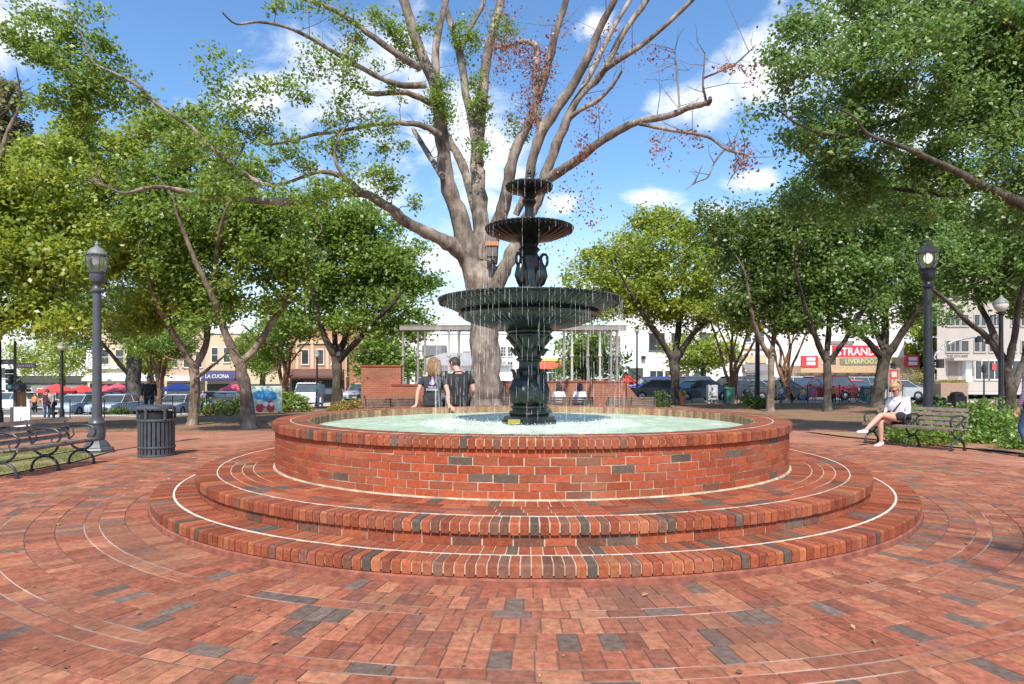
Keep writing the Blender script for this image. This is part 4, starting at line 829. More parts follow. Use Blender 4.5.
# ------------------------------------------------------------------ benches
def bench(name, label, loc, rz, length=1.75, group='park benches with iron frames', frames=3):
    """front faces local -Y, length along X, centred"""
    t = thing(name, label, 'bench', loc, rz, group); h = length/2
    seat = MB()
    for i in range(5): y = -.20+i*.095; z = .43-(.012*i if i < 4 else .03); seat.box(-h,h,y-.038,y+.038,z-.014,z+.014,0,.005)
    seat.box(-h,h,-.262,-.238,.385,.43,0,.004)
    seat.build('seat', m_wood, t)
    bk = MB()
    for i in range(4):
        z = .485+i*.092; y = .225+.028*(z-.43)*10*.35; q = MB()
        bk.bar((-h,y,z),(h,y,z),.022,.068, up=(0,.3,1))
    bk.build('backrest', m_wood, t)
    for k in range(frames):
        x = -h+.04+(length-.08)*k/(frames-1); f = MB()
        def arc(cy, cz, ry, rz_, a0, a1, n=9, r=.017): return [(x, cy+ry*math.cos(math.radians(a0+(a1-a0)*i/n)), cz+rz_*math.sin(math.radians(a0+(a1-a0)*i/n))) for i in range(n+1)]
        f.tube(arc(-.005,.035,.215,.20,-8,188), .019, 7)                # lower arch standing on two feet
        f.tube(arc(-.005,.43,.205,.185,180,360), .018, 7)               # upper curve carrying the seat
        f.tube([(x,-.08,.235),(x,.07,.235)], .024, 7)
        f.box(x-.022,x+.022,-.24,-.19,-.005,.03,0,.004); f.box(x-.022,x+.022,.18,.235,-.005,.03,0,.004)
        f.tube([(x,-.23,.405),(x,.22,.385)], .015, 6)
        f.tube([(x,.19,.39),(x,.232,.5),(x,.258,.60),(x,.276,.70),(x,.29,.78),(x,.30,.80)], [.018,.017,.015,.014,.014,.012], 7)
        f.tube([(x,.20,.42),(x,.12,.50),(x,.15,.60),(x,.235,.62)], [.012]*4, 6)
        f.tube([(x,.25,.60),(x,.14,.655),(x,-.02,.665),(x,-.17,.64),(x,-.245,.58),(x,-.24,.50),(x,-.185,.44),(x,-.12,.44),(x,-.10,.48),(x,-.13,.505)], [.014,.015,.017,.018,.017,.016,.014,.012,.010,.008], 7)
        f.build('frame', m_lampdark if k else m_lampdark, t, True)
    rd = MB(); rd.tube([(-h,0,.235),(h,0,.235)], .007, 6); rd.build('tie_rod', m_blackiron, t)
    return t
bL = bench('park_bench', 'weathered slatted bench at the left edge, grass behind it', (-6.6, 8.9, ground(-6.6,8.9)), PI/2)
bL.scale = (.90,.90,.90)
bR = bench('park_bench', 'slatted bench under the seated blonde woman', (8.02, 12.62, ground(8.02,12.62)), 0, 1.78)
# facing direction (-.86,-.51): local -Y
bR.rotation_euler.z = -math.atan2(.897,.443)
def bY(px, Y): p = gv(px, Y); return p
ws = [(569,23.2,'grey bench holding the two women in white shirts, brick wall beyond'),(630,23.2,'empty grey bench right of the two women in white'),(514,23.2,'bench glimpsed left of the fountain stem, between it and the big trunk'),(392,21.5,'empty bench before the left brick wall, next to the seated couple')]
for i, (px, Y, lb) in enumerate(ws): dup(bL, bY(px, Y), PI, lb, s=1.0)
# ------------------------------------------------------------------ lamp posts
def lamppost(label, loc, mat, s=1.0, lit=False):
    t = thing('lamp_post', label, 'lamp post', loc, 0, 'tall park lamp posts', s)
    b = MB(); b.lathe([(0,0),(.29,0),(.29,.07),(.27,.10),(.225,.115),(.20,.17),(.15,.23),(.125,.25)], 8); b.build('base', mat, t)
    p = MB(); p.lathe([(.125,.24),(.14,.30),(.145,.42),(.125,.52),(.135,.55),(.145,.575),(.13,.60),(.115,.63),(.115,.66),(.088,.67),(.082,1.2),(.075,2.2),(.068,3.0),(.066,3.06),(.10,3.08),(.105,3.11),(.075,3.14),(.06,3.18),(.06,3.20)], 16, mod=None); p.build('pole', mat, t, True)
    hd = MB(); hd.lathe([(.055,3.18),(.06,3.20),(.11,3.25),(.125,3.27),(.125,3.41),(.135,3.42),(.145,3.44),(.145,3.46),(.12,3.47)], 20); hd.build('lamp_holder', mat, t, True)
    gl = MB(); gl.lathe([(.115,3.465),(.15,3.52),(.178,3.62),(.182,3.70),(.165,3.78)], 24); gl.build('lamp_glass', m_lglass, t, True)
    bu = MB(); bu.ball((0,0,3.66),(.07,.07,.10),12,8); bu.build('bulb', m_bulb_on if lit else m_bulb, t, True)
    cg = MB()
    for k in range(8): a = 2*PI*k/8; ca, sa = math.cos(a), math.sin(a); cg.tube([(.128*ca,.128*sa,3.46),(.163*ca,.163*sa,3.53),(.190*ca,.190*sa,3.62),(.194*ca,.194*sa,3.70),(.177*ca,.177*sa,3.79)], .008, 5)
    cg.build('cage', mat, t, True)
    cp = MB(); cp.lathe([(.185,3.77),(.19,3.79),(.165,3.80),(.14,3.85),(.105,3.90),(.06,3.925),(.035,3.94),(.03,3.96),(.042,3.985),(.03,4.01),(.008,4.045),(0,4.05)], 20); cp.build('cap', m_capmetal, t, True)
    return t
def lampglass():
    t = NT('clear_lamp_glass'); t.b.inputs['Base Color'].default_value = (.9,.92,.92,1); t.b.inputs['Roughness'].default_value = .06; t.b.inputs['Transmission Weight'].default_value = .85; t.b.inputs['IOR'].default_value = 1.15; t.b.inputs['Alpha'].default_value = .45; return t.m
m_lglass = lampglass(); m_bulb = M('frosted_bulb', (.62,.58,.52), .3, 0, .03); m_bulb_on = M('lit_bulb', (1.0,.86,.6), .3, 0, .02, emit=.9)
m_capmetal = M('pale_cap_metal', (.20,.21,.20), .6, .1, .15)
g_ = at(97, 453); lamppost('slate grey fluted lamp post standing behind the left bench', g_, m_lamp, .95)
lamppost('near black lamp post with lit lantern right of the seated woman', gv(928, 14.3), m_lampdark, 1.135, True)
def globelamp(label, loc, H, s=1.0, cat='lamp post'):
    t = thing('street_lamp', label, cat, loc, 0, 'smaller street lamps'); 
    p = MB(); p.lathe([(0,0),(.17*s,0),(.17*s,.1),(.11*s,.16),(.11*s,.5),(.075*s,.6),(.06*s,H-.75),(.055*s,H-.62),(.09*s,H-.6),(.09*s,H-.55),(.06*s,H-.52)], 12); p.build('pole', m_blackiron, t, True)
    g2 = MB(); g2.lathe([(.08*s,H-.52),(.16*s,H-.44),(.20*s,H-.33),(.19*s,H-.24)], 16); g2.build('globe', m_bulb, t, True)
    c = MB(); c.lathe([(.21*s,H-.25),(.20*s,H-.22),(.13*s,H-.12),(.05*s,H-.05),(.03*s,H),(0,H+.03)], 16); c.build('cap', m_capmetal, t, True)
    return t
globelamp('dark street lamp with pale globe above the hedge at right', gv(1001, 20.5), 4.18, 1.05)
globelamp('street lamp behind the white notice board at far left', gv(62, 36), 4.45, 1.15)
globelamp('street lamp globe cut by the left edge of the picture', gv(-1, 18), 3.2, .95)
globelamp('slim lamp post in front of the orange brick shop', gv(317, 40), 3.6, .9)
globelamp('tall thin lamp pole before the white building', gv(637, 44), 5.2, .9)
t = thing('utility_pole', 'tall plain black pole rising behind the shrub at right', 'pole', gv(757.5, 36)); q = MB(); q.lathe([(0,0),(.2,0),(.18,.3),(.14,.35),(.12,4.7),(0,4.72)], 12); q.build('shaft', m_blackiron, t, True)
# ------------------------------------------------------------------ trash can
g_ = at(156.5, 456); t = thing('trash_can', 'dark grey slatted metal trash can with open side windows on the brick paving', 'trash can', g_, 0, None, .87)
m_can = M('slate_can_paint', (.075,.082,.095), .45, .2, .2, 6)
b = MB(); b.lathe([(.27,.04),(.275,.05),(.285,.86),(.27,.86),(.26,.06),(0,.05)], 32); b.build('inner_bin', M('black_liner', (.015,.015,.015), .7), t, True)
sl = MB()
for k in range(26):
    a = 2*PI*k/26; ca, sa = math.cos(a), math.sin(a); a2 = .085
    sl.add([((.300+dr)*math.cos(a+s_*a2*1.0), (.300+dr)*math.sin(a+s_*a2), z) for z in (.05,.68) for (dr, s_) in ((0,-1),(.018,-1),(.018,1),(0,1))], [(0,1,5,4),(1,2,6,5),(2,3,7,6),(3,0,4,7),(0,3,2,1),(4,5,6,7)])
sl.build('slats', m_can, t)
for (z0, z1, r) in ((0,.05,.325),(.16,.20,.328),(.67,.72,.33),(.90,.945,.335)): r_ = MB(); ringsolid(r_, [(r-.03,z0),(r,z0),(r+.004,(z0+z1)/2),(r,z1),(r-.03,z1)], 40); r_.build('hoop', m_can, t)
for k in range(6):
    r_ = MB(); a = 2*PI*k/6+.45; r_.tube([(.315*math.cos(a),.315*math.sin(a),.70),(.315*math.cos(a),.315*math.sin(a),.92)], .028, 6); r_.build('upright', m_can, t)
l_ = MB(); l_.lathe([(.33,.935),(.325,.96),(.26,.985),(.15,.985),(.14,.95)], 32); l_.build('lid', m_can, t, True)
q = MB(); q.lathe([(0,.73),(.035,.73),(.042,.87),(.044,.875),(0,.88)], 14, c=(.07,-.235,0)); q.v = [(a*.87,b*.87,c*.87) for a,b,c in q.v]; tag(q.build('paper_cup', m_white, loc=tuple(g_)), 'white paper cup showing in the opening of the trash can', 'cup')
for i, (x, y, lb) in enumerate(((-.15,-.1,'small pale cup standing on the left of the trash can lid'),(.03,.02,'crumpled pale cup in the middle of the trash can lid'))):
    q = MB(); q.lathe([(0,.985),(.03,.985),(.035,1.05),(.037,1.055),(0,1.06)], 12, c=(x,y,0)); q.v = [(a*.87,b*.87,c*.87) for a,b,c in q.v]; tag(q.build('paper_cup', m_conc, loc=tuple(g_)), lb, 'cup')
# ------------------------------------------------------------------ brick walls behind
def texbrick(name, c1, c2, mo_, sc=1.0, w=.22, h=.075, ms=.008):
    t = NT(name); t.b.inputs['Roughness'].default_value = .9; c = t.n('ShaderNodeTexCoord'); b = t.n('ShaderNodeTexBrick')
    sp = t.n('ShaderNodeSeparateXYZ'); t.lk(c.outputs['Object'], sp.inputs[0]); cb = t.n('ShaderNodeCombineXYZ'); ad = t.n('ShaderNodeMath'); t.lk(sp.outputs[0], ad.inputs[0]); t.lk(sp.outputs[1], ad.inputs[1]); t.lk(ad.outputs[0], cb.inputs[0]); t.lk(sp.outputs[2], cb.inputs[1]); t.lk(cb.outputs[0], b.inputs['Vector'])
    b.inputs['Scale'].default_value = sc; b.inputs['Brick Width'].default_value = w; b.inputs['Row Height'].default_value = h; b.inputs['Mortar Size'].default_value = ms
    b.inputs['Color1'].default_value = (*c1,1); b.inputs['Color2'].default_value = (*c2,1); b.inputs['Mortar'].default_value = (*mo_,1)
    n = noise_node(t, .8, 5); v = ramp(t, n.outputs['Fac'], [(.3, (.8,)*3), (.7, (1.15,)*3)]); t.lk(mixc(t, 1, b.outputs['Color'], v.outputs[0], 'MULTIPLY'), t.b.inputs['Base Color']); return t.m
m_bw = texbrick('garden_wall_brick', (.30,.085,.05), (.36,.12,.065), (.30,.20,.14))
def bwall(name, label, px0, px1, Y, top_py, th=.3, slope=None):
    a = X_(px0, Y); b_ = X_(px1, Y); z = CAMH-(top_py-HY)/F*Y; gz = ground((a+b_)/2, Y)-.2; t = thing(name, label, 'wall', ((a+b_)/2, Y, gz)); w = b_-a; h = z-gz
    q = MB()
    if slope: q.prism([(-w/2,0),(w/2,0),(w/2,h*slope),(-w/2,h)], 0, th)
    else: q.box(-w/2,w/2,0,th,0,h)
    q.build('brickwork', m_bw, t)
    if not slope: c = MB(); c.box(-w/2-.03,w/2+.03,-.03,th+.03,h,h+.07,0,.008); c.build('cap', m_coping, t)
    return t
bwall('brick_wall','tall red brick wall with tree shade left of the couple',361,401,22.6,367)
bwall('brick_wall','lower red brick wall right behind the seated couple',392,470,22.2,386)
bwall('brick_wall','long low red brick wall behind the two women in white',500,626,24.6,382.5)
bwall('brick_wall','end of the low wall sloping down towards the stair railing',627,646,24.3,384,slope=.35)
rl = thing('stair_railing', 'thin dark stair railing right of the sloping wall end', 'railing', gv(640,26)); q = MB()
for i in range(9):
    p = P(627+i*6, 368+i*4.2, 26)-rl.location; q.tube([(p.x,0,p.z-.75),(p.x,0,p.z)], .014, 5)
for d in (0,-.35,-.7):
    a = P(627,368,26)-rl.location; b_ = P(675,401.6,26)-rl.location; q.tube([(a.x,0,a.z+d),(b_.x,0,b_.z+d)], .018, 5)
q.build('bars', m_blackiron, rl)
# low brick kerbs of planters
for (px0, px1, py, lb) in ((302,345,412,'low red brick planter edge behind the rim at left'),(690,735,406,'low red brick planter edge behind the rim at right')):
    a = at(px0, py); b_ = at(px1, py); q = MB(); q.box(-(b_.x-a.x)/2,(b_.x-a.x)/2,-.15,.15,-.1,.22,0,.01); tag(q.build('planter_edge', m_bw, loc=((a.x+b_.x)/2,a.y,a.z)), lb, 'planter edge')
# ------------------------------------------------------------------ pergola
PG = thing('pergola', 'long flat roofed grey pergola on slender paired columns behind the big tree', 'pergola', gv(512, 27)); m_pg = M('pergola_grey', (.27,.25,.23), .7, 0, .1)
zt = CAMH-(326-HY)/F*27-PG.location.z; zb = CAMH-(330.5-HY)/F*27-PG.location.z; q = MB(); x0 = X_(400,27)-PG.location.x; x1 = X_(626,27)-PG.location.x
q.box(x0,x1,-.12,.12,zb,zt,0,.01); q.box(x0,x1,2.3,2.5,zb+.14,zt,0,.01); q.box(x0-.02,x1+.02,-.14,2.52,zt+.002,zt+.03,0,.005)
q.build('roof_beam', m_pg, PG)
for px in (403,418,425,449,459,564,572,588,600,611,617):
    X = X_(px, 27)-PG.location.x; c = MB(); wide = px in (403,418,425,572,564,600); ww_ = .10 if wide else .065
    c.box(X-ww_,X+ww_,-ww_,ww_,0,1.35 if wide else .3,0,.015); c.lathe([(.075,.3),(.06,1.3),(.05,2.4),(.085,2.42),(.085,2.5),(.05,2.55),(.05,zb-.1),(.10,zb)], 10, c=(X,0,0))
    c.build('column', m_conc if px in (572,600,449) else m_pg, PG, True)
# ------------------------------------------------------------------ boxes, bins, pots
def put(name, label, cat, px, py, group=None): return thing(name, label, cat, at(px, py), 0, group)
t = put('utility_box', 'pale grey cabinet on two legs in front of the parked cars', 'utility box', 712, 403.5); s = t.location.y/F
q = MB(); q.box(-4.6*s,4.6*s,-.2,.2,3.5*s,18.5*s,0,.02); q.build('cabinet', M('cabinet_grey', (.50,.51,.52), .5), t); q = MB(); q.box(-4*s,-2.6*s,-.1,.1,0,3.6*s); q.build('leg', m_conc, t); q = MB(); q.box(2.6*s,4*s,-.1,.1,0,3.6*s); q.build('leg', m_conc, t)
q = MB(); q.ball((.3*s,-.21,12*s),(1.8*s,.02,1.8*s),12,8); q.build('dial', m_white, t, True); q = MB(); q.box(-2.6*s,2.6*s,-.215,-.2,6*s,7.6*s); q.build('plate', m_lamp, t)
t = put('green_bin', 'teal green bin right of the pale cabinet', 'bin', 729, 403.5); s = t.location.y/F; m_gb = M('teal_plastic', (.05,.22,.17), .5)
q = MB(); q.prism([(-3.6*s,1*s),(3.6*s,1*s),(4*s,14*s),(-4*s,14*s)], -.25, .25); q.build('body', m_gb, t); q = MB(); q.box(-4.4*s,4.4*s,-.28,.28,14*s,16*s,0,.02); q.build('lid', m_gb, t)
t = put('green_bin', 'small teal box among the railings right of the maroon car', 'bin', 868, 402); s = t.location.y/F; q = MB(); q.box(-6*s,6*s,-.25,.25,0,14*s,0,.03); q.build('body', m_gb, t); q = MB(); q.box(-6.5*s,6.5*s,-.27,.27,14*s,16*s,0,.02); q.build('lid', m_gb, t)
t = put('flower_pot', 'terracotta pot with leafy plant at the foot of the forked tree', 'flower pot', 682.5, 405); s = t.location.y/F
q = MB(); q.lathe([(0,0),(2.0*s,0),(2.8*s,7.5*s),(3.2*s,7.6*s),(3.2*s,9*s),(2.8*s,9*s),(2.6*s,8.4*s),(0,8.4*s)], 18); q.build('pot', M('terracotta', (.45,.17,.09), .8), t, True)
ps = RNG.normal(size=(220,3))*np.array([3*s,3*s,2*s])*.6+np.array([0,0,11*s]); leaves_mesh('foliage', ps, .13*RNG.uniform(.6,1.2,220), lf_flower, t)
for (px, Y, w, h, lb) in ((933,19,.70,.95,'large square black bin behind the right lamp post'),(957,24,.44,1.0,'round topped black bin right of the right lamp post')):
    t = thing('litter_bin', lb, 'bin', gv(px, Y), 0, 'black bins at right'); q = MB(); q.box(-w/2,w/2,-w/2,w/2,0,h*.85,0,.04); q.build('body', m_blackiron, t); q = MB(); q.lathe([(w*.54,h*.85),(w*.54,h*.9),(w*.4,h*.97),(0,h)], 16); q.build('lid', m_blackiron, t, True)
# painted board and notice boards
t = put('painted_board', 'pale board painted with a blue patch and red splashes behind the hedge', 'painted board', 266, 414); s = t.location.y/F
q = MB(); q.box(-17*s,16*s,-.03,.03,2*s,28*s,0,.01); q.build('panel', M('board_pale_green', (.50,.60,.55), .7), t)
m_bp = M('board_blue', (.05,.28,.55), .7); m_rp = M('board_red', (.55,.05,.06), .7); q = MB()
for (x, z, r) in ((-7,19,6),(0,20,6),(6,18,6),(2,15,5)): q.ball((x*s,-.034,z*s),(r*s,.006,r*.8*s),14,6)
q.build('blue_patch', m_bp, t); q = MB()
for (x, z, rx, rz_) in ((-6,6,4,4.5),(5,6,4,4.5),(-1,8,6,1.6),(5,13,2,2.6)): q.ball((x*s,-.042,z*s),(rx*s,.006,rz_*s),12,6)
q.build('red_splash', m_rp, t); q = MB()
for (x, z, r) in ((-6,12,2.4),(0,10,2.6),(6,10,2)): q.ball((x*s,-.05,z*s),(r*s,.006,r*s),12,6)
q.build('white_splash', m_white, t)
for x in (-14,13): q = MB(); q.box((x-1)*s,(x+1)*s,.0,.08,0,4*s); q.build('leg', m_wood, t)
# writing
def text(s_, name, mat, parent, loc, size, rot=(PI/2,0,0), ext=.004, align='CENTER', sx=1.0):
    c = bpy.data.curves.new(name, 'FONT'); c.body = s_; c.size = size; c.extrude = ext; c.align_x = align; c.align_y = 'CENTER'; c.offset = size*.012; c.resolution_u = 2
    o = bpy.data.objects.new(name, c); COL.objects.link(o); bpy.context.view_layer.update(); me = bpy.data.meshes.new_from_object(o.evaluated_get(bpy.context.evaluated_depsgraph_get())); bpy.data.objects.remove(o); bpy.data.curves.remove(c)
    me.materials.clear(); o = linkmesh(name, me, mat, parent); o.location = loc; o.rotation_euler = rot; o.scale = (sx, 1, 1); return o
# traffic signal pole with street names at far left
m_sig = M('signal_green_grey', (.05,.065,.07), .5); t = put('signal_pole', 'dark signal pole with two street name blades and a hanging signal at far left', 'traffic signal', 15, 430); Y = t.location.y; s = Y/F
H = lambda py: CAMH-(py-HY)/F*Y-t.location.z
q = MB(); q.lathe([(0,0),(2.2*s,0),(2*s,.5),(1.5*s,.6),(1.2*s,H(341)),(0,H(340.5))], 12); q.build('pole', m_sig, t, True)
q = MB(); q.box(1*s,21*s,-.02,.0,H(368),H(363.2),0,.003); bd = q.build('name_blade', M('sign_grey', (.16,.15,.17), .6), t); text('North Park Sq', 'lettering', m_white, bd, (11.2*s,-.022,H(365.7)), 3.4*s, sx=.78)
q = MB(); q.box(-26*s,-1*s,-.02,.0,H(364.4),H(359.5),0,.003); bd = q.build('name_blade', M('sign_grey', (.16,.15,.17), .6), t); text('Church St', 'lettering', m_white, bd, (-13*s,-.022,H(362)), 3.4*s)
q = MB()
for k in range(3): q.box(-6.5*s,-2*s,-.12,.12,H(369+k*5+4.5),H(369+k*5),0,.02)
q.build('signal_head', m_sig, t)
q = MB(); q.box(-4*s,9*s,-.2,.1,H(390),H(384),0,.02); q.build('crossing_signal', m_sig, t); q = MB(); q.box(-1.5*s,2*s,-.215,-.2,H(388.5),H(385)); q.build('signal_face', M('signal_teal', (.1,.45,.5), .5), t)
q = MB(); q.box(-3.5*s,3.5*s,.12,.3,0,H(392),0,.01); q.build('wooden_back', M('ochre_board', (.42,.25,.10), .8), t)
t = put('notice_board', 'blank white notice board standing before the signal pole', 'notice board', 22, 431); s = t.location.y/F
q = MB(); q.box(-7.5*s,8.5*s,-.03,.03,4*s,24*s,0,.01); q.build('panel', m_white, t); q = MB(); q.box(-10.5*s,-7.7*s,-.05,.05,0,24*s,0,.01); q.build('post', m_lamp, t)
# hanging shop sign seen left of the lamp post
t = thing('hanging_sign', 'narrow white upright shop sign left of the slate lamp post', 'sign', P(90,357,62)); s = 62/F; q = MB(); q.prism([(-3*s,-10*s),(3*s,-10*s),(3*s,7*s),(1.5*s,9*s),(0,10.5*s),(-1.5*s,9*s),(-3*s,7*s)], -.1, .1); q.build('panel', m_white, t)
for k, ch_ in enumerate('TACO'): text(ch_, 'letter', m_lamp, t, (0,-.11,(5.5-4.2*k)*s), 4.6*s)
# ------------------------------------------------------------------ railings
def railing(label, pa, pb, h=.95, step_=.14, z=0):
    a = gv(*pa); b_ = gv(*pb); t = thing('iron_railing', label, 'railing', a, 0, 'black iron railings along the street'); d = b_-a; n = int(d.length/step_); q = MB()
    for i in range(n+1):
        x = a.x+d.x*i/n; y = a.y+d.y*i/n; gz = ground(x, y)-a.z; x -= a.x; y -= a.y
        if i % 14 == 0: r = MB(); r.tube([(x,y,gz),(x,y,gz+h+.12),(x,y,gz+h+.15),(x,y,gz+h+.19)], [.03,.03,.05,.01], 6); r.build('post', m_blackiron, t)
        else: q.tube([(x,y,gz+.1),(x,y,gz+h-.04)], .009, 4)
        if i < n:
            x2 = d.x*(i+1)/n; y2 = d.y*(i+1)/n; g2 = ground(x2+a.x, y2+a.y)-a.z
            for zz in (.12, h-.05): q.tube([(x,y,gz+zz),(x2,y2,g2+zz)], .013, 4, cap=False)
    q.build('bars', m_blackiron, t); return t
railing('iron railing in front of the cars at left', (70,37), (250,37.5))
railing('iron railing in front of the cars right of the stair', (660,38.5), (775,39))
railing('iron railing behind the playing children', (776,39), (905,39))
# ------------------------------------------------------------------ buildings
m_trimw = M('trim_white', (.72,.71,.68), .7, 0, .03)
def bldg(name, label, pxa, pxb, Y, top, mat, depth=12, cat='building', parapet=True):
    xa = X_(pxa, Y); xb = X_(pxb, Y); gz = min(ground(xa, Y), ground(xb, Y))-.3; t = thing(name, label, cat, ((xa+xb)/2, Y, gz)); t['_y'] = Y
    q = MB(); h = CAMH-(top-HY)/F*Y-gz; k = (Y+depth)/Y; x0 = xa-t.location.x; x1 = xb-t.location.x; x2 = min(x0, xa*k-t.location.x) if xa < 0 else xa*k-t.location.x; x3 = xb*k-t.location.x; q.add([(x0,0,0),(x1,0,0),(x3,depth,0),(x2,depth,0),(x0,0,h),(x1,0,h),(x3,depth,h),(x2,depth,h)],[(0,3,2,1),(4,5,6,7),(0,1,5,4),(1,2,6,5),(2,3,7,6),(3,0,4,7)]); q.build('wall', mat, t)
    if parapet: q = MB(); q.box(xa-t.location.x-.12,xb-t.location.x+.12,-.12,.5,h+.003,h+.25,0,.02); q.build('parapet', m_trimw, t)
    return t
def wloc(t, px, py): Y = t['_y']; return (X_(px, Y)-t.location.x, CAMH-(py-HY)/F*Y-t.location.z)
def win(t, x0, x1, y0, y1, nx=2, ny=1, fm=None, gm=None, name='window'):
    xa, zt = wloc(t, x0, y0); xb, zb = wloc(t, x1, y1); fm = fm or m_trimw; w = .07; q = MB()
    q.box(xa-w,xb+w,-.07,.0-.001,zt,zt+w*1.6); q.box(xa-w*1.5,xb+w*1.5,-.11,-.001,zb-w*1.8,zb); q.box(xa-w,xa,-.07,-.001,zb+.001,zt-.001); q.box(xb,xb+w,-.07,-.001,zb+.001,zt-.001)
    for i in range(1, nx): x = xa+(xb-xa)*i/nx; q.box(x-.03,x+.03,-.055,-.001,zb+.001,zt-.001)
    for j in range(1, ny): z = zb+(zt-zb)*j/ny; q.box(xa+.001,xb-.001,-.05,-.001,z-.025,z+.025)
    f = q.build(name, fm, t); p = MB(); p.box(xa+.002,xb-.002,-.02,-.012,zb+.002,zt-.002); p.build('pane', gm or m_glassdark, f); return f
def panel(t, name, x0, x1, y0, y1, mat, d0=-.3, d1=-.001, b=.02):
    xa, zt = wloc(t, x0, y0); xb, zb = wloc(t, x1, y1); q = MB(); q.box(xa,xb,d0,d1,zb,zt,0,b); return q.build(name, mat, t)
def awning(t, x0, x1, y0, y1, mat, d=1.3, name='awning'):
    xa, zt = wloc(t, x0, y0); xb, zb = wloc(t, x1, y1); q = MB(); q.add([(xa,-.002,zt),(xb,-.002,zt),(xb,-d,zb+.25),(xa,-d,zb+.25),(xa,-d,zb),(xb,-d,zb),(xa,-.002,zb),(xb,-.002,zb)], [(0,1,2,3),(3,2,5,4),(0,3,4,6),(1,7,5,2),(4,5,7,6)]); return q.build(name, mat, t)
stucco = lambda n, c: M(n, c, .9, 0, .05, .7)
m_wst = stucco('white_stucco', (.80,.79,.77)); m_cream = stucco('cream_stucco', (.62,.50,.34)); m_pink = stucco('peach_stucco', (.58,.40,.30)); m_beige = stucco('beige_stone', (.44,.395,.35)); m_grey = stucco('grey_stucco', (.24,.25,.24)); m_shopd = stucco('dark_shopfront', (.07,.075,.07))
m_orb = texbrick('orange_brick', (.50,.22,.12), (.56,.27,.15), (.5,.36,.26)); m_redb = texbrick('red_brick', (.40,.14,.08), (.46,.18,.10), (.4,.26,.2))
b = bldg('shop_building','low white building at the far left edge',-80,8,72,362,m_wst); win(b,-30,-10,376,392); win(b,0,6,368,378,1); panel(b,'shopfront',-60,5,390,404,m_shopd,-.1)
b = bldg('shop_building','dark grey single storey shopfront behind the yellow green street tree',8,88,75,376,m_grey)
for x in (20,38,56,72): win(b,x,x+12,389,399,2,1,None,m_glassdark)
panel(b,'fascia',9,87,377,383,m_shopd,-.25)
b = bldg('shop_building','cream two storey shop seen either side of the slate lamp post',88,166,66,332,m_cream)
for x in (101,116,142,154): win(b,x,x+8,350,364,1,2)
awning(b,90,164,373,381,M('white_awning',(.62,.65,.65),.8)); panel(b,'shopfront',90,164,384,400,m_shopd,-.05); panel(b,'cornice',88,166,366,369,m_trimw,-.35)
b = bldg('shop_building','peach building with dark upper windows behind the pale straight trunk',166,206,66,330,m_pink)
for x in (172,184,196): win(b,x,x+6,352,367,1,2)
panel(b,'fascia',167,205,376,381,m_trimw,-.3); panel(b,'shopfront',167,205,383,402,m_shopd,-.05)
b = bldg('shop_building','cream shop with dark blue lettered awning',206,284,66,334,m_cream)
for x in (212,224,236,262,272): win(b,x,x+6,348,362,1,2)
aw = awning(b,207,240,370.5,381,M('navy_awning',(.05,.05,.14),.8)); x_, z_ = wloc(b, 223, 376.5); text('LA CUCINA', 'lettering', m_white, aw, (x_,-1.32,z_), .55, sx=.85); panel(b,'shopfront',207,282,384,402,m_shopd,-.05)
b = bldg('corner_shop','orange brick corner shop with brown awning',286,346,62,318,m_orb,10)
for x in (302,317,332): win(b,x,x+6.5,350,364,1,1)
xa, zt = wloc(b, 297, 346); panel(b,'brick_band',287,345,341,344,m_cream,-.15); panel(b,'pilaster',296,299,344,369,m_cream,-.1); panel(b,'pilaster',311,314,344,369,m_cream,-.1); panel(b,'pilaster',326,329,344,369,m_cream,-.1)
awning(b,290,344,369,378,M('brown_awning',(.13,.07,.055),.8)); panel(b,'shopfront',292,344,380,403,m_shopd,-.05); x_, z_ = wloc(b, 311, 383); text('CAFE', 'lettering', M('sign_pink',(.8,.25,.2),.6), b, (x_,-.08,z_), .6)
b = bldg('brick_building','plain red brick side wall right of the corner shop',346.5,385,63,322,m_redb,14); win(b,360,366,352,364,1,1)
b = bldg('white_house','white building with grey hipped roof behind the pergola',396,512,70,366,m_wst,10,parapet=False)
r_ = MB(); xa, z = wloc(b, 404, 365.8); xb, _ = wloc(b, 512, 366); r_.add([(xa,-.6,z),(xb,-.6,z),(xb,11,z),(xa,11,z),(xa+4,4,z+1.6),(xb-4,4,z+1.6),(xb-4,7,z+1.6),(xa+4,7,z+1.6)],[(0,1,5,4),(1,2,6,5),(2,3,7,6),(3,0,4,7),(4,5,6,7),(0,3,2,1)]); r_.build('roof', M('grey_shingle',(.33,.33,.34),.9), b)
for x in (402,415,440,465): win(b,x,x+8,371,384,2,2)
b = bldg('white_building','tall blank white building above the grey hipped roof',398,514,86,334,m_wst,14); 
panel(b,'roof_vent',424,447,346,356,M('dark_grey_roof',(.18,.18,.19),.9),-2,-.001); panel(b,'sign_band',463,470,350.5,352.5,m_beige,-.1)
for (x,y) in ((501,347),(508,347),(501,362),(508,362),(501,376),(508,376)): win(b,x,x+4.5,y,y+9,2,3,m_trimw)
b = bldg('market_building','low colourful shop with red and yellow fascia behind the fountain stem',536,562,70,361,stucco('teal_wall',(.12,.30,.27)),8); panel(b,'fascia',536,562,362,369,M('fascia_red',(.62,.13,.06),.6),-.4); panel(b,'yellow_band',536,562,358.5,361.5,M('fascia_yellow',(.6,.5,.1),.6),-.45,-.3); win(b,540,556,373,390,2)
b = bldg('white_building','big plain white building right of the fountain bowls',610,742,64,300,m_wst,14)
for (x0,x1) in ((649.5,664),(672,684),(700,712)): win(b,x0,x1,334,350,2,1,M('frame_dark',(.1,.1,.1),.6))
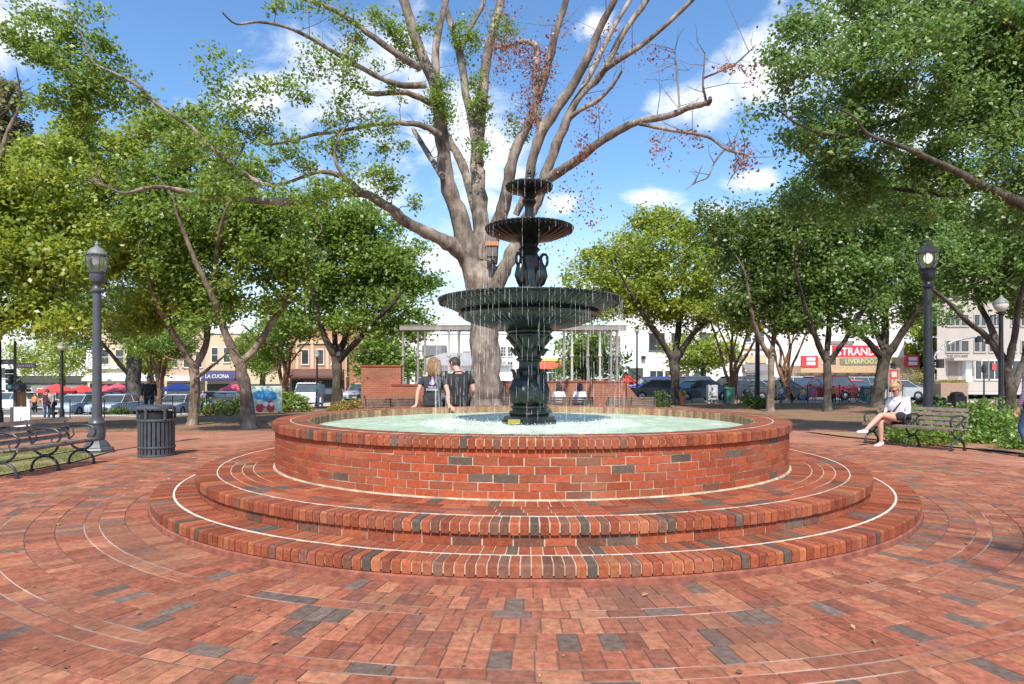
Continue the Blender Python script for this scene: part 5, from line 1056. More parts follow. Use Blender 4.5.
for (x0,x1) in ((650,663),(665,689),(694,706)): win(b,x0,x1,371,394,2,2,m_trimw,m_glassdark,'shop_window')
panel(b,'door',628,643,368,394,m_shopd,-.06); panel(b,'brown_panel',613,620,336,345,M('brown_pipe',(.3,.17,.12),.8),-.2); panel(b,'wall_lamp',641,645,356,359,m_lampdark,-.4)
x_, z_ = wloc(b, 667, 379.5); nm_ = M('pink_neon',(.95,.22,.28),.5,0,.02,emit=1.2); text('S', 'neon_lettering', nm_, b, (x_+.35,-.35,z_), 1.15); x_, z_ = wloc(b, 684, 377.5); text('ally', 'neon_lettering', nm_, b, (x_-.1,-.35,z_), .85)
x_, z_ = wloc(b, 680, 380); text('*', 'neon_star', M('teal_neon',(.2,.8,.7),.5,0,.02,emit=.9), b, (x_,-.4,z_-.4), 1.6)
b = bldg('white_building','white shopfront with red trim lines and grey awning',742.5,770,66,312,m_wst,14)
m_redt = M('red_trim',(.55,.08,.07),.6); panel(b,'trim_line',743,769,325,327,m_redt,-.15); panel(b,'trim_line',743,769,348.5,350,m_redt,-.15); panel(b,'sign_band',745,766,354.5,363,M('beige_sign',(.55,.45,.3),.7),-.15); awning(b,741,768,364,373,M('grey_awning',(.20,.19,.19),.8),1.6); win(b,746,758,375,394,2); win(b,746,751,331,342,1,2); win(b,758,764,331,342,1,2)
b = bldg('theatre','white theatre with red marquee lettered STRAND',770.5,904,68,303,m_wst,20)
m_mred = M('marquee_red',(.60,.045,.06),.5); m_mor = M('marquee_tan',(.50,.34,.20),.6); m_gold = M('banner_gold',(.62,.60,.22),.6); m_bann = M('banner_grey',(.20,.19,.15),.7)
mq = panel(b,'marquee',790,904,366,373,m_mor,-2.6,-.002); panel(b,'marquee_board',806,893,358,366,m_mor,-2.45,-.002); panel(b,'end_sign',790,806,356.5,367.5,m_mred,-2.7,-2.46)
panel(b,'end_sign',890,903,356,367.5,m_mred,-2.7,-2.46)
pn = panel(b,'name_board',823,867,346.5,358.5,m_mred,-2.2,-1.9); x_, z_ = wloc(b, 845, 352.8); text('STRAND', 'lettering', m_white, pn, (x_,-2.22,z_), 1.12, sx=.93)
bn = panel(b,'banner',828,878,359,365.5,m_bann,-2.56,-2.46); x_, z_ = wloc(b, 848, 362.2); text('LIVERPOOL', 'lettering', m_gold, bn, (x_,-2.58,z_), .66); x_, z_ = wloc(b, 869, 362.2); text('LEGENDS', 'lettering', m_gold, bn, (x_,-2.58,z_), .42)
for px in (799,897):
    for dz in (359.6,364): x_, z_ = wloc(b, px, dz); q = MB(); q.box(x_-.45,x_+.45,-2.72,-2.705,z_-.17,z_+.17); q.build('sign_lines', m_white, b)
for px in (810,818): panel(b,'poster',px,px+6,359.5,365,m_glassdark if px > 812 else m_conc,-2.5,-2.455)
panel(b,'fascia_sign',826,853,341,344.5,m_grey,-.1); 
for x in (800,812,824,836,848,860,872): win(b,x,x+9,376,391,2,2,m_beige,m_glassdark,'entrance_door')
for x in (797,810,822,834,846,858,870,882): panel(b,'column',x,x+1.6,373.2,396,m_beige,-.5,-.12)
panel(b,'poster_case',870,876,378,386,m_mred,-.6,-.5); panel(b,'pier',884,904,373.2,385,m_wst,-2.4,-.01); panel(b,'pier_base',884,904,385.1,396,m_shopd,-2.3,-.01)
# bright poster sign on a post
t = thing('poster_sign', 'framed red poster sign with dark finial behind the seated woman', 'sign', gv(893, 44)); s = 44/F; zz = CAMH-t.location.z; h_ = lambda py: zz-(py-HY)*s
q = MB(); q.box(-6*s,6*s,-.12,.12,h_(386),h_(368),0,.02); q.build('frame', M('sign_frame',(.30,.24,.20),.7), t); q = MB(); q.box(-4.3*s,4.3*s,-.135,-.125,h_(384),h_(369.8)); q.build('poster', M('poster_red',(.5,.06,.05),.6), t); q = MB(); q.box(-2.6*s,2.6*s,-.142,-.136,h_(377),h_(371.5)); q.box(-2.6*s,2.6*s,-.142,-.136,h_(382.5),h_(379.5)); q.build('poster_print', m_conc, t)
q = MB(); q.lathe([(3*s,h_(367.9)),(2.2*s,h_(366)),(2.4*s,h_(364)),(0,h_(361))], 10); q.build('finial', m_blackiron, t); q = MB(); q.box(-5.8*s,-4.6*s,-.08,.08,0,h_(386)); q.box(4.6*s,5.8*s,-.08,.08,0,h_(386)); q.build('post', M('sign_frame',(.30,.24,.20),.7), t)
# pale office building at right
b = bldg('office_building','pale beige four storey office building at right',937,1100,58,262,m_beige,24)
for y0 in (288,315,341):
    for (x0,x1) in ((946,959),(961,968),(974,979),(981,985),(989,1000),(1011,1016),(1021,1028),(1034,1040),(1048,1060)):
        win(b,x0,x1,y0,y0+10.5,1 if x1-x0 < 8 else 3,1,m_beige)
panel(b,'entrance_recess',948,958,362,381,stucco('recess',(.30,.25,.20)),-.03); panel(b,'white_pier',962,968,361,382,m_wst,-.5); panel(b,'canopy',945,973,358,361,m_beige,-1.2)
for (x0,x1) in ((975,988),(988.6,1000),(1012,1040)): win(b,x0,x1,361,379,2,1,m_trimw,m_glassdark,'shop_window')
x_, z_ = wloc(b, 957, 356.5); text('THE SQUARE', 'lettering', m_lamp, b, (x_,-.02,z_), .34); panel(b,'red_sign',991,995,363,370,m_redt,-.15,-.075)
sheet('raised_terrace', [(X_(925,50),48),(60,48),(60,57.9),(X_(930,57.9),57.9)], .35, 2, [m_conc])
t = thing('planter', 'long brown planter with flowers in front of the office building', 'planter', gv(950, 44)); s = 44/F; q = MB(); q.box(-14*s,13*s,-.5,.5,0,1.25,0,.03); q.build('trough', M('planter_brown',(.36,.24,.17),.8), t); ps = RNG.uniform(-1,1,(700,3))*np.array([13*s,.5,.12])+np.array([0,0,1.32]); leaves_mesh('foliage', ps, .13*RNG.uniform(.6,1.2,700), lf_flower, t)
t = thing('planter', 'round flower planter just left of the right lamp post', 'planter', gv(911, 46)); q = MB(); q.lathe([(0,0),(.7,0),(1.0,1.15),(1.1,1.2),(0,1.15)], 20); q.build('bowl', M('planter_grey',(.25,.22,.2),.8), t); ps = RNG.normal(size=(700,3))*np.array([.65,.65,.28])+np.array([0,0,1.6]); leaves_mesh('foliage', ps, .14*RNG.uniform(.6,1.2,700), lf_flower, t)
b = bldg('low_building','low dark roofed building at the street end',897,938,92,366,stucco('dark_low',(.10,.09,.08)),10); panel(b,'fascia',897,938,365,370,m_beige,-.5); win(b,902,916,374,384,2); win(b,920,934,374,384,2)
# traffic signal with curved arm at right
t = thing('traffic_signal', 'traffic signal with curved silver arm behind the right lamp post', 'traffic signal', gv(932, 36)); s = 36/F; bz = CAMH-t.location.z; h_ = lambda py: bz-(py-HY)*s
q = MB(); q.lathe([(0,0),(.16,0),(.13,.4),(.10,h_(350)),(0,h_(348))], 12); q.build('pole', m_lampdark, t, True)
q = MB(); q.tube([(0,0,h_(362)),(4*s,0,h_(354)),(12*s,0,h_(346)),(22*s,0,h_(341)),(34*s,0,h_(338)),(48*s,0,h_(336.5))], .06, 8); q.tube([(0,0,h_(356)),(10*s,0,h_(347.5)),(24*s,0,h_(341.5))], .035, 6); q.build('arm', M('galvanised',(.42,.45,.47),.4,.5), t, True)
for (dx, y0, y1, dz) in ((47,336,342,0),(58,334,344,0),(8,359,368,0)):
    q = MB(); q.box((dx-2.6)*s,(dx+2.6)*s,-.15,.15,h_(y1),h_(y0),0,.02); hd = q.build('signal_head', m_lampdark, t); q = MB()
    for k in range(3): q.lathe([(.10,0),(.11,.12)], 10, c=(0,0,0)) if False else q.ball((dx*s,-.16,h_(y0+(y1-y0)*(k+.5)/3)),(.07,.03,.07),8,6)
    q.build('lens', m_glassdark, hd)
q = MB(); q.tube([(47*s,0,h_(336.5)),(60*s,0,h_(336))], .04, 6); q.build('arm_tip', m_lampdark, t)
t = thing('street_lamp_meter', 'thin parking meter post in front of the office shop windows', 'parking meter', gv(984, 40)); t.name = 'parking_meter'; q = MB(); q.lathe([(0,0),(.05,0),(.04,1.9),(.12,1.95),(.14,2.2),(.09,2.45),(0,2.5)], 10); q.build('post', m_lampdark, t, True)
# ------------------------------------------------------------------ umbrellas
def umbrella(label, px, Y, top, wpx, mat, group='patio umbrellas'):
    g_ = gv(px, Y); t = thing('patio_umbrella', label, 'umbrella', g_, 0, group); z = CAMH-(top-HY)/F*Y-g_.z; r = wpx/2/F*Y
    q = MB(); q.lathe([(0,z),(r*.5,z-.30),(r,z-.62),(r,z-.78),(r*.98,z-.78),(r*.97,z-.65),(r*.5,z-.34),(0,z-.05)], 8); q.build('canopy', mat, t); q = MB(); q.tube([(0,0,0),(0,0,z-.04)], .03, 6); q.build('pole', m_wood, t); return t
m_ured = M('umbrella_red',(.60,.06,.05),.8); m_upink = M('umbrella_pink',(.60,.10,.14),.8); m_ublue = M('umbrella_blue',(.17,.20,.50),.8)
umbrella('bright red umbrella left of the slate lamp post, behind the two standing people', 57, 54, 383.5, 34, m_ured); umbrella('red umbrella between the first one and the slate lamp post', 82, 56, 384.5, 30, m_ured)
umbrella('pinkish red umbrella right of the slate lamp post', 118, 56, 383, 32, m_upink); umbrella('blue umbrella left of the pale straight trunk', 178, 55, 382, 36, m_ublue); umbrella('pink red umbrella below the navy awning', 235, 55, 382, 30, m_upink)
umbrella('small red umbrella by the stair railing right of the fountain', 626, 48, 374, 24, m_ured)
umbrella('small red umbrella at left of the row beside the street tree', 106, 60, 384.5, 20, m_ured)
# ------------------------------------------------------------------ cars
m_tyre = M('tyre_rubber',(.02,.02,.02),.8); m_rim = M('alloy_rim',(.45,.46,.48),.35,.7); m_hl = M('headlight',(.75,.77,.78),.15); m_tl = M('tail_light',(.5,.02,.02),.3)
def carproto(kind):
    t = bpy.data.objects.new('parked_car', None); COL.objects.link(t)
    suv = kind == 'suv'; hgt = 1.72 if suv else 1.45; bl_ = 1.02 if suv else .90; L2 = 2.3
    low = [(-L2,.32),(-L2-.03,.55),(-L2+.02,bl_*.86),(-L2+.9 if not suv else -L2+.85,bl_),(L2-.75 if not suv else L2-.1,bl_+.03),(L2-.05,bl_*(.98)),(L2+.02,.6),(L2,.34),(L2-.4,.24),(-L2+.4,.24)]
    q = MB(); n = len(low)
    layers = [(-.90,.90),(-.94,.97),(-.94,1.0)]
    Ls = [(-.93,.965),(-.90,1.0),(.90,1.0),(.93,.965)]
    vs_ = []
    for (y, s_) in Ls: vs_ += [(x*s_, y, .55+(z-.55)*(s_ if s_ < 1 else 1)) for x, z in low]
    fs = [tuple(range(n)), tuple(range(4*n-1, 3*n-1, -1))]
    for l in range(3):
        for i in range(n): fs.append((l*n+i, (l+1)*n+i, (l+1)*n+(i+1) % n, l*n+(i+1) % n))
    q.add(vs_, fs)
    if suv: gx = [(-L2+.95,bl_),(-.65,hgt-.06),(L2-.5,hgt-.06),(L2-.12,bl_)]; rf = [(-.75,hgt-.07),(-.5,hgt),(L2-.65,hgt),(L2-.42,hgt-.07)]
    else: gx = [(-L2+1.15,bl_-.02),(-.45,hgt-.06),(.85,hgt-.06),(L2-.65,bl_)]; rf = [(-.55,hgt-.07),(-.3,hgt),(.7,hgt),(.95,hgt-.07)]
    k = len(rf); q.add([(x, y, z) for y in (-.68,.68) for x, z in rf], [tuple(range(k)), tuple(range(2*k-1,k-1,-1))]+[(i, k+i, k+(i+1) % k, (i+1) % k) for i in range(k)])
    for sy in (-1,1):
        for (x0, z0, x1, z1) in ((gx[0][0]+.02,bl_-.01,gx[1][0]+.02,hgt-.05),((gx[0][0]+gx[3][0])/2+.1,bl_,(gx[1][0]+gx[2][0])/2+.1,hgt-.05),(gx[3][0]-.06,bl_-.01,gx[2][0]-.05,hgt-.05)): q.bar((x0,sy*.865,z0),(x1,sy*.69,z1),.036,.036)
    q.build('body', m_white, t, True)
    g2 = MB(); g2.add([(gx[0][0],-.86,gx[0][1]),(gx[3][0],-.86,gx[3][1]),(gx[3][0],.86,gx[3][1]),(gx[0][0],.86,gx[0][1]),(gx[1][0],-.67,gx[1][1]),(gx[2][0],-.67,gx[2][1]),(gx[2][0],.67,gx[2][1]),(gx[1][0],.67,gx[1][1])], [(0,3,2,1),(4,5,6,7),(0,1,5,4),(1,2,6,5),(2,3,7,6),(3,0,4,7)]); g2.build('windows', m_carglass, t)
    for (x, y) in ((-1.42,-.86),(1.42,-.86),(-1.42,.86),(1.42,.86)):
        w_ = MB(); sg = 1 if y > 0 else -1
        prof = [(.20,-.11),(.30,-.11),(.335,-.07),(.335,.07),(.30,.11),(.20,.11)]; nn_ = 20; k0 = 0
        for j in range(nn_):
            a = 2*PI*j/nn_
            for (r, yy) in prof: w_.v.append((x+r*math.cos(a), y+yy, .335+r*math.sin(a)))
        for j in range(nn_):
            for i in range(6): w_.f.append((j*6+i, j*6+(i+1) % 6, ((j+1) % nn_)*6+(i+1) % 6, ((j+1) % nn_)*6+i)); w_.m.append(0)
        wo = w_.build('wheel', m_tyre, t); r_ = MB(); r_.ball((x,y+sg*.07,.335),(.205,.03,.205),14,6); r_.build('rim', m_rim, wo, True)
    for sy in (-1,1):
        h = MB(); h.box(-L2-.02,-L2+.12,sy*.68-.18,sy*.68+.18,bl_*.66,bl_*.80,0,.02); h.build('headlight', m_hl, t)
        h = MB(); h.box(L2-.1,L2+.03,sy*.72-.16,sy*.72+.16,bl_*.68,bl_*.90,0,.02); h.build('tail_light', m_tl, t)
    h = MB(); h.box(-L2-.045,-L2+.05,-.45,.45,bl_*.42,bl_*.70,0,.01); h.build('grille', m_shopd, t)
    h = MB(); h.box(L2-.02,L2+.045,-.16,.16,bl_*.52,bl_*.64,0,.005); h.box(-L2-.065,-L2-.04,-.16,.16,.34,.45,0,.005); h.build('number_plate', m_conc, t)
    for sy in (-1,1): h = MB(); h.box(gx[0][0]+.25,gx[0][0]+.4,sy*.98-.09,sy*.98+.09,bl_+.02,bl_+.15,0,.03); h.build('mirror', m_lampdark, t)
    return t
m_carglass = M('car_glass',(.06,.075,.085),.06,0,.2,1,0,.9)
SEDAN = carproto('sedan'); SUV = carproto('suv'); used = {}
def car(proto, px, Y, rz, label, mat):
    loc = gv(px, Y); kind = 'suv' if proto is SUV else 'sedan'
    if kind not in used: used[kind] = 1; r = proto; r.location = loc; r.rotation_euler.z = rz; tag(r, label, 'car', 'cars parked around the square')
    else: r = dup(proto, loc, rz, label, 'cars parked around the square', cat='car'); r['category'] = 'car'
    for c in kids(r):
        if c.name.startswith('body'): c.material_slots[0].link = 'OBJECT'; c.material_slots[0].material = mat
    return r
cp_ = lambda n, c: M('car_'+n, c, .25, .1, .02, 1, 0, .6)
W_, S_, D_, B_, K_, R_, RM, LB = cp_('white',(.75,.76,.77)), cp_('silver',(.42,.45,.48)), cp_('dark_grey',(.09,.10,.115)), cp_('blue_grey',(.10,.16,.22)), cp_('black',(.02,.02,.025)), cp_('red',(.55,.03,.05)), cp_('maroon',(.16,.015,.03)), cp_('pale_blue',(.40,.50,.60))
DN = PI/2   # front towards the camera (front is local -X)
car(SUV, 10, 60, .1, 'white suv driving on the street at the far left', W_)
car(SEDAN, 80, 44.5, DN, 'pale silver pickup-like car facing us left of the slate lamp post', LB)
car(SEDAN, 119, 44.5, DN, 'pale blue car facing us between lamp post and thick dark trunk', LB)
car(SUV, 108, 52, -DN, 'dark red car with lit red tail lights behind the pale blue car', RM)
car(SEDAN, 180, 44.5, DN, 'silver car facing us just right of the trash can', S_)
car(SEDAN, 170, 52, -DN, 'white car behind the silver one under the blue umbrella', W_)
car(SEDAN, 228, 45, DN+.15, 'blue grey car partly behind the dark clipped hedge', B_)
car(SUV, 213, 53, 0, 'silver suv side on below the navy awning', S_)
car(SUV, 308, 46, -DN+.3, 'white car with red tail light by the clipped hedge', W_)
car(SEDAN, 362, 50, DN, 'silver blue car between the dark trunk and the brick wall', S_)
car(SEDAN, 330, 56, 0, 'black car in front of the orange brick shop', K_)
car(SUV, 652, 54, 0.1, 'blue delivery suv before the white building, left of the forked trunk', cp_('royal_blue',(.06,.10,.45)))
car(SUV, 697, 49, PI+.5, 'dark blue grey suv under the lime green street tree', B_)
car(SEDAN, 664, 42.5, PI-.25, 'dark teal car behind the stair railing', cp_('teal',(.06,.10,.12)))
car(SEDAN, 697, 42.5, .3, 'blue grey car in front, left of the pale cabinet', B_)
car(SUV, 733, 50, .2, 'black suv behind the green bin', D_)
car(SEDAN, 752, 44, PI-.15, 'silver car right of the green bin', S_)
car(SEDAN, 775, 43.5, .1, 'dark grey car behind the slim grey tree', D_)
car(SUV, 782, 54, 0, 'white suv farther back behind the crape myrtle', W_)
car(SUV, 818, 44.5, .05, 'maroon suv parked side on before the theatre', RM)
car(SEDAN, 848, 51, -DN+.4, 'bright red car with red lights before the theatre doors', R_)
car(SUV, 871, 54, PI, 'light silver suv before the theatre pier', S_)
car(SEDAN, 890, 45, 0, 'silver sedan behind the seated woman', S_)
car(SUV, 798, 58, PI, 'white van-like suv across the street', W_)
car(SEDAN, 908, 60, PI, 'black car far off at the street end', K_)
# ------------------------------------------------------------------ people
m_skin = M('skin',(.58,.33,.24),.55,0,.06,8); m_navytee = M('charcoal_tee',(.035,.037,.045),.9,0,.25,5,.1); m_blacktee = M('black_tee',(.022,.020,.022),.9,0,.3,5,.1); m_whitetee = M('white_cloth',(.78,.78,.80),.9,0,.05,5)
m_denim = M('denim',(.05,.09,.19),.9,0,.2,9); m_darkp = M('dark_trousers',(.02,.022,.03),.9,0,.2,9); m_blonde = M('blonde_hair',(.40,.26,.13),.6,0,.3,30,.3); m_ginger = M('light_brown_hair',(.24,.13,.06),.6,0,.3,30,.3); m_brownh = M('dark_brown_hair',(.045,.028,.02),.6,0,.3,30,.3)
m_shoe = M('white_shoe',(.80,.80,.80),.6,0,.03); m_dshoe = M('dark_shoe',(.03,.03,.03),.6); m_eye = M('eye_dark',(.02,.015,.012),.3); m_lip = M('lip',(.42,.15,.13),.5)
def skin(name, pts, edges, mat, parent, sub=2, root=0):
    me = bpy.data.meshes.new(name); me.from_pydata([p[0] for p in pts], edges, []); o = bpy.data.objects.new(name, me); COL.objects.link(o)
    sm = o.modifiers.new('s', 'SKIN'); sl = me.skin_vertices[0].data
    for i, p in enumerate(pts):
        r = p[1]; sl[i].radius = r if isinstance(r, tuple) else (r, r); sl[i].use_root = (i == root)
    ss = o.modifiers.new('u', 'SUBSURF'); ss.levels = sub; ss.render_levels = sub
    bpy.context.view_layer.update(); m2 = bpy.data.meshes.new_from_object(o.evaluated_get(bpy.context.evaluated_depsgraph_get())); bpy.data.objects.remove(o); bpy.data.meshes.remove(me); m2.materials.clear()
    m2.name = name; return linkmesh(name, m2, mat, parent, True)
def V(*a): return Vector(a)
def mirror(p): return V(-p.x, p.y, p.z)
def person(label, loc, rz, J, shirt, pants, hair, shoes, s=1.0, fem=False, longhair=False, ponytail=False, shorts=False, sleeve=.55, fingers=False, glasses=False, group=None, pants_long=True):
    """J: joints in local metres, facing -Y. keys: pelvis chest neck head, sL eL wL hL(hip) kL aL tL and R"""
    t = thing('person', label, 'person', loc, rz, group, s); A = {k: V(*v) for k, v in J.items()}
    w = .93 if fem else 1.0; hd = A['head']; nk = A['neck']; up = (hd-nk).normalized(); face = V(*J.get('face', (0,-1,0))).normalized(); face = (face-up*face.dot(up)).normalized()
    P_ = []; E = []
    def add(p, r, prev=None): P_.append((tuple(p), r)); i = len(P_)-1; (E.append((prev, i)) if prev is not None else None); return i
    pe = add(A['pelvis'], (.155*w,.11)); sp = add(A['pelvis'].lerp(A['chest'], .45), (.128*w,.095), pe); ch = add(A['chest'], (.155*w,.105), sp); nb = add(A['chest'].lerp(nk, .75), (.075,.065), ch); n2 = add(nk, .052, nb)
    jaw = add(nk.lerp(hd, .55)+face*.018, (.066,.074), n2); cr = add(hd+up*.02, (.080,.094), jaw); add(hd+up*.085-face*.005, (.055,.065), cr)
    for sd in 'LR':
        a = add(A['s'+sd], .056*w, ch); b_ = add(A['s'+sd].lerp(A['e'+sd], .5), .046*w, a); c = add(A['e'+sd], .038*w, b_); d = add(A['e'+sd].lerp(A['w'+sd], .4), .037*w, c); e = add(A['w'+sd], .025*w, d)
        dr = (A['w'+sd]-A['e'+sd]).normalized(); dr = V(*J['hd'+sd]).normalized() if 'hd'+sd in J else dr; hc = add(A['w'+sd]+dr*.05, (.036,.02), e); add(A['w'+sd]+dr*.085, (.035,.016), hc)
        a = add(A['h'+sd], .085, pe); b_ = add(A['h'+sd].lerp(A['k'+sd], .45), .072, a); c = add(A['k'+sd], .052, b_); d = add(A['k'+sd].lerp(A['a'+sd], .35), .052, c); e = add(A['a'+sd], .034, d); add(A['t'+sd], .03, e)
    body = skin('body', P_, E, m_skin, t)
    fx = MB()      # face and fingers joined onto the body mesh
    rt = face.cross(up)
    fx.tube([hd+face*.088-up*.0+up*.015, hd+face*.108-up*.012, hd+face*.095-up*.03], [.008,.014,.010], 6)
    for q in (-1,1): fx.ball(hd+rt*.083*q-up*.005+face*.005, (.012,.02,.03), 6, 5)
    for sd in 'LR':
        w_ = A['w'+sd]; dr = V(*J['hd'+sd]).normalized() if 'hd'+sd in J else (w_-A['e'+sd]).normalized(); pal = V(*J.get('pl'+sd, (0,0,-1))); pal = (pal-dr*pal.dot(dr)).normalized(); side = dr.cross(pal)
        for i, ln in enumerate((.066,.076,.070,.054)):
            b0 = w_+dr*.078+side*(i-1.5)*.019; fx.tube([b0-dr*.02, b0+dr*ln*.35+pal*.004, b0+dr*ln*.72+pal*.018, b0+dr*ln*.9+pal*.038], [.0095,.009,.0078,.006], 6)
        inn = 1 if (side.dot(V(1,0,0)) > 0) == (sd == 'L') else -1
        fx.tube([w_+dr*.02-side*.02*inn, w_+dr*.05-side*.045*inn+pal*.008, w_+dr*.08-side*.052*inn+pal*.018], [.013,.011,.008], 6)
    fo = fx.build('f', m_skin, t, True); bm = bmesh.new(); bm.from_mesh(body.data); bm.from_mesh(fo.data); bm.to_mesh(body.data); bm.free(); mm = fo.data; bpy.data.objects.remove(fo); bpy.data.meshes.remove(mm); body.data.polygons.foreach_set('use_smooth', [True]*len(body.data.polygons))
    e_ = MB()
    for q in (-1,1): e_.ball(hd+rt*.032*q+face*.088+up*.012, (.012,.008,.007), 6, 5)
    if not glasses: e_.build('eyes', m_eye, t, True)
    e_ = MB(); e_.ball(hd+face*.083-up*.055, (.022,.01,.007), 8, 5); e_.build('mouth', m_lip, t, True)
    if glasses:
        e_ = MB()
        for q in (-1,1): e_.ball(hd+rt*.034*q+face*.094+up*.014, (.030,.014,.021), 10, 6)
        for q in (-1,1): e_.tube([hd+rt*.06*q+face*.09+up*.018, hd+rt*.088*q+up*.018-face*.01], .004, 5)
        e_.tube([hd-rt*.02+face*.1+up*.018, hd+rt*.02+face*.1+up*.018], .004, 5); e_.build('sunglasses', m_eye, t, True)
    # hair: shell open at the face
    h = MB(); n, m = 20, 12; vs_ = []; R = Matrix((rt, face, up)).transposed()
    for i in range(m+1):
        th = PI*.86*i/m
        for j in range(n):
            a = 2*PI*j/n; d = V(math.sin(th)*math.cos(a), math.sin(th)*math.sin(a), math.cos(th))
            fr = max(0, d.y)*(1 if d.z < .55 else 0); rr = V(.092,.106,.108)*(1+.03*mnoise.noise(d*7+hd*3)); k = 1.0-(.22 if (d.y > .25 and d.z < .52) else 0)
            vs_.append(hd+up*.022+R @ V(d.x*rr.x*k, d.y*rr.y*k-.006, d.z*rr.z*k))
    fs = [(i*n+j, (i+1)*n+j, (i+1)*n+(j+1) % n, i*n+(j+1) % n) for i in range(m) for j in range(n)]; h.add(vs_, fs)
    bk_ = -face
    if longhair:
        for q in np.linspace(-.075,.075,9): h.tube([hd+rt*q+bk_*.04+up*.06, hd+rt*q*1.1+bk_*.095-up*.02, hd+rt*q*1.25+bk_*.10-up*.12, hd+rt*q*1.15+bk_*.095-up*(.15+random.uniform(0,.03)), hd+rt*q*1.0+bk_*.09-up*(.185+random.uniform(0,.03))], [.03,.034,.03,.024,.006], 7)
    if ponytail: h.tube([hd+up*.09+bk_*.05, hd+up*.125+bk_*.09, hd+up*.09+bk_*.145, hd+up*.01+bk_*.16, hd-up*.08+bk_*.15, hd-up*.14+bk_*.14], [.03,.035,.042,.040,.030,.008], 9)
    h.build('hair', hair, t, True)
    # shirt
    P_ = []; E = []; pe = add(A['pelvis']+(A['chest']-A['pelvis'])*(-.2 if A['pelvis'].z < .5 else -.1), (.20*w,.150)); sp = add(A['pelvis'].lerp(A['chest'], .45), (.178*w,.135), pe); ch = add(A['chest'], (.188*w,.132), sp); add(A['chest'].lerp(nk, .62), (.112*w,.095), add(A['chest'].lerp(nk, .32), (.158*w,.118), ch)); add(A['chest'].lerp(nk, .88), (.078,.072), len(P_)-1)
    for sd in 'LR':
        a = add(A['s'+sd], .068*w, ch)
        if sleeve > .1: b_ = add(A['s'+sd].lerp(A['e'+sd], min(.5, sleeve*.55)), .062*w, a); c = add(A['s'+sd].lerp(A['e'+sd], min(1, sleeve)), (.060 if sleeve < 1 else .050)*w, b_)
        if sleeve > 1: add(A['e'+sd].lerp(A['w'+sd], min(.95, sleeve-1)), .042, c)
    sh_ = skin('shirt', P_, E, shirt, t)
    P_ = []; E = []; pe = add(A['pelvis']-V(0,0,.0), (.150*w,.115))
    for sd in 'LR':
        a = add(A['h'+sd], .092, pe); L_ = .42 if shorts else 1.0; b_ = add(A['h'+sd].lerp(A['k'+sd], .5*L_ if not shorts else .3), .092 if shorts else .085, a)
        if not shorts: c = add(A['k'+sd], .066, b_); d = add(A['k'+sd].lerp(A['a'+sd], .5), .060, c); add(A['k'+sd].lerp(A['a'+sd], .95), .052, d)
    skin('shorts' if shorts else 'trousers', P_, E, pants, t)
    for sd in 'LR':
        an = A['a'+sd]; to = A['t'+sd]; d = (to-an); P_ = []; E = []; a = add(an+d*-.35+V(0,0,-.02), (.040,.036)); b_ = add(an+d*.3+V(0,0,-.02), (.044,.040), a); c = add(to+d*.15, (.046,.032), b_); add(to+d*.55, (.034,.022), c); skin('shoe', P_, E, shoes, t, 2)
    return t
def sitpose(**k):
    J = dict(pelvis=(0,0,.10),chest=(0,-.03,.42),neck=(0,-.05,.60),head=(0,-.09,.72),sL=(.17,-.03,.50),sR=(-.17,-.03,.50),eL=(.23,-.02,.24),eR=(-.23,-.02,.24),wL=(.22,-.14,.05),wR=(-.22,-.14,.05),hL=(.09,-.02,.09),hR=(-.09,-.02,.09),kL=(.11,-.44,.09),kR=(-.11,-.44,.09),aL=(.11,-.44,-.34),aR=(-.11,-.44,-.34),tL=(.12,-.56,-.40),tR=(-.12,-.56,-.40)); J.update(k); return J
def standpose(**k):
    J = dict(pelvis=(0,0,.95),chest=(0,0,1.27),neck=(0,0,1.47),head=(0,-.02,1.60),sL=(.19,0,1.38),sR=(-.19,0,1.38),eL=(.25,.02,1.10),eR=(-.25,.02,1.10),wL=(.26,-.06,.86),wR=(-.26,-.06,.86),hL=(.10,0,.90),hR=(-.10,0,.90),kL=(.11,-.02,.50),kR=(-.11,-.02,.50),aL=(.11,.02,.09),aR=(-.11,.02,.09),tL=(.13,-.12,.03),tR=(-.13,-.12,.03)); J.update(k); return J
# couple on the far rim, seen from behind; pelvis rests on the coping
yb = CY+2.80
def rimpos(px): 
    y = 10.55; x = X_(px, y); return V(x, CY+math.sqrt(2.86**2-(x-CX)**2), ZR)
p = rimpos(434); pw = person('woman with light brown hair sitting on the far rim in a printed dark tee', p, PI, sitpose(head=(.0,-.06,.705),face=(.25,-1,-.1),wL=(.26,.12,.03),eL=(.245,.06,.25),wR=(-.27,.09,.03),eR=(-.25,.05,.25),hdL=(.5,.5,-.25),hdR=(-.5,.5,-.25),sL=(.165,-.02,.475),sR=(-.165,-.02,.475)), m_navytee, m_navytee, m_ginger, m_dshoe, 1.0, True, True, sleeve=.6)
p = rimpos(458); pm = person('man with short dark hair and plain black tee sitting on the far rim', p, PI, sitpose(pelvis=(0,0,.10),chest=(0,-.07,.43),neck=(.03,-.13,.60),head=(.08,-.19,.70),face=(1,-.5,-.45),sL=(.19,-.06,.49),sR=(-.19,-.06,.49),eL=(.25,-.10,.25),eR=(-.25,-.04,.26),wL=(.2,-.30,.17),wR=(-.2,-.24,.16)), m_blacktee, m_blacktee, m_brownh, m_dshoe, 1.02, sleeve=.62)
m_purp = M('print_purple',(.42,.28,.62),.8,0,.3,20); m_prw = M('print_white',(.7,.7,.72),.8)
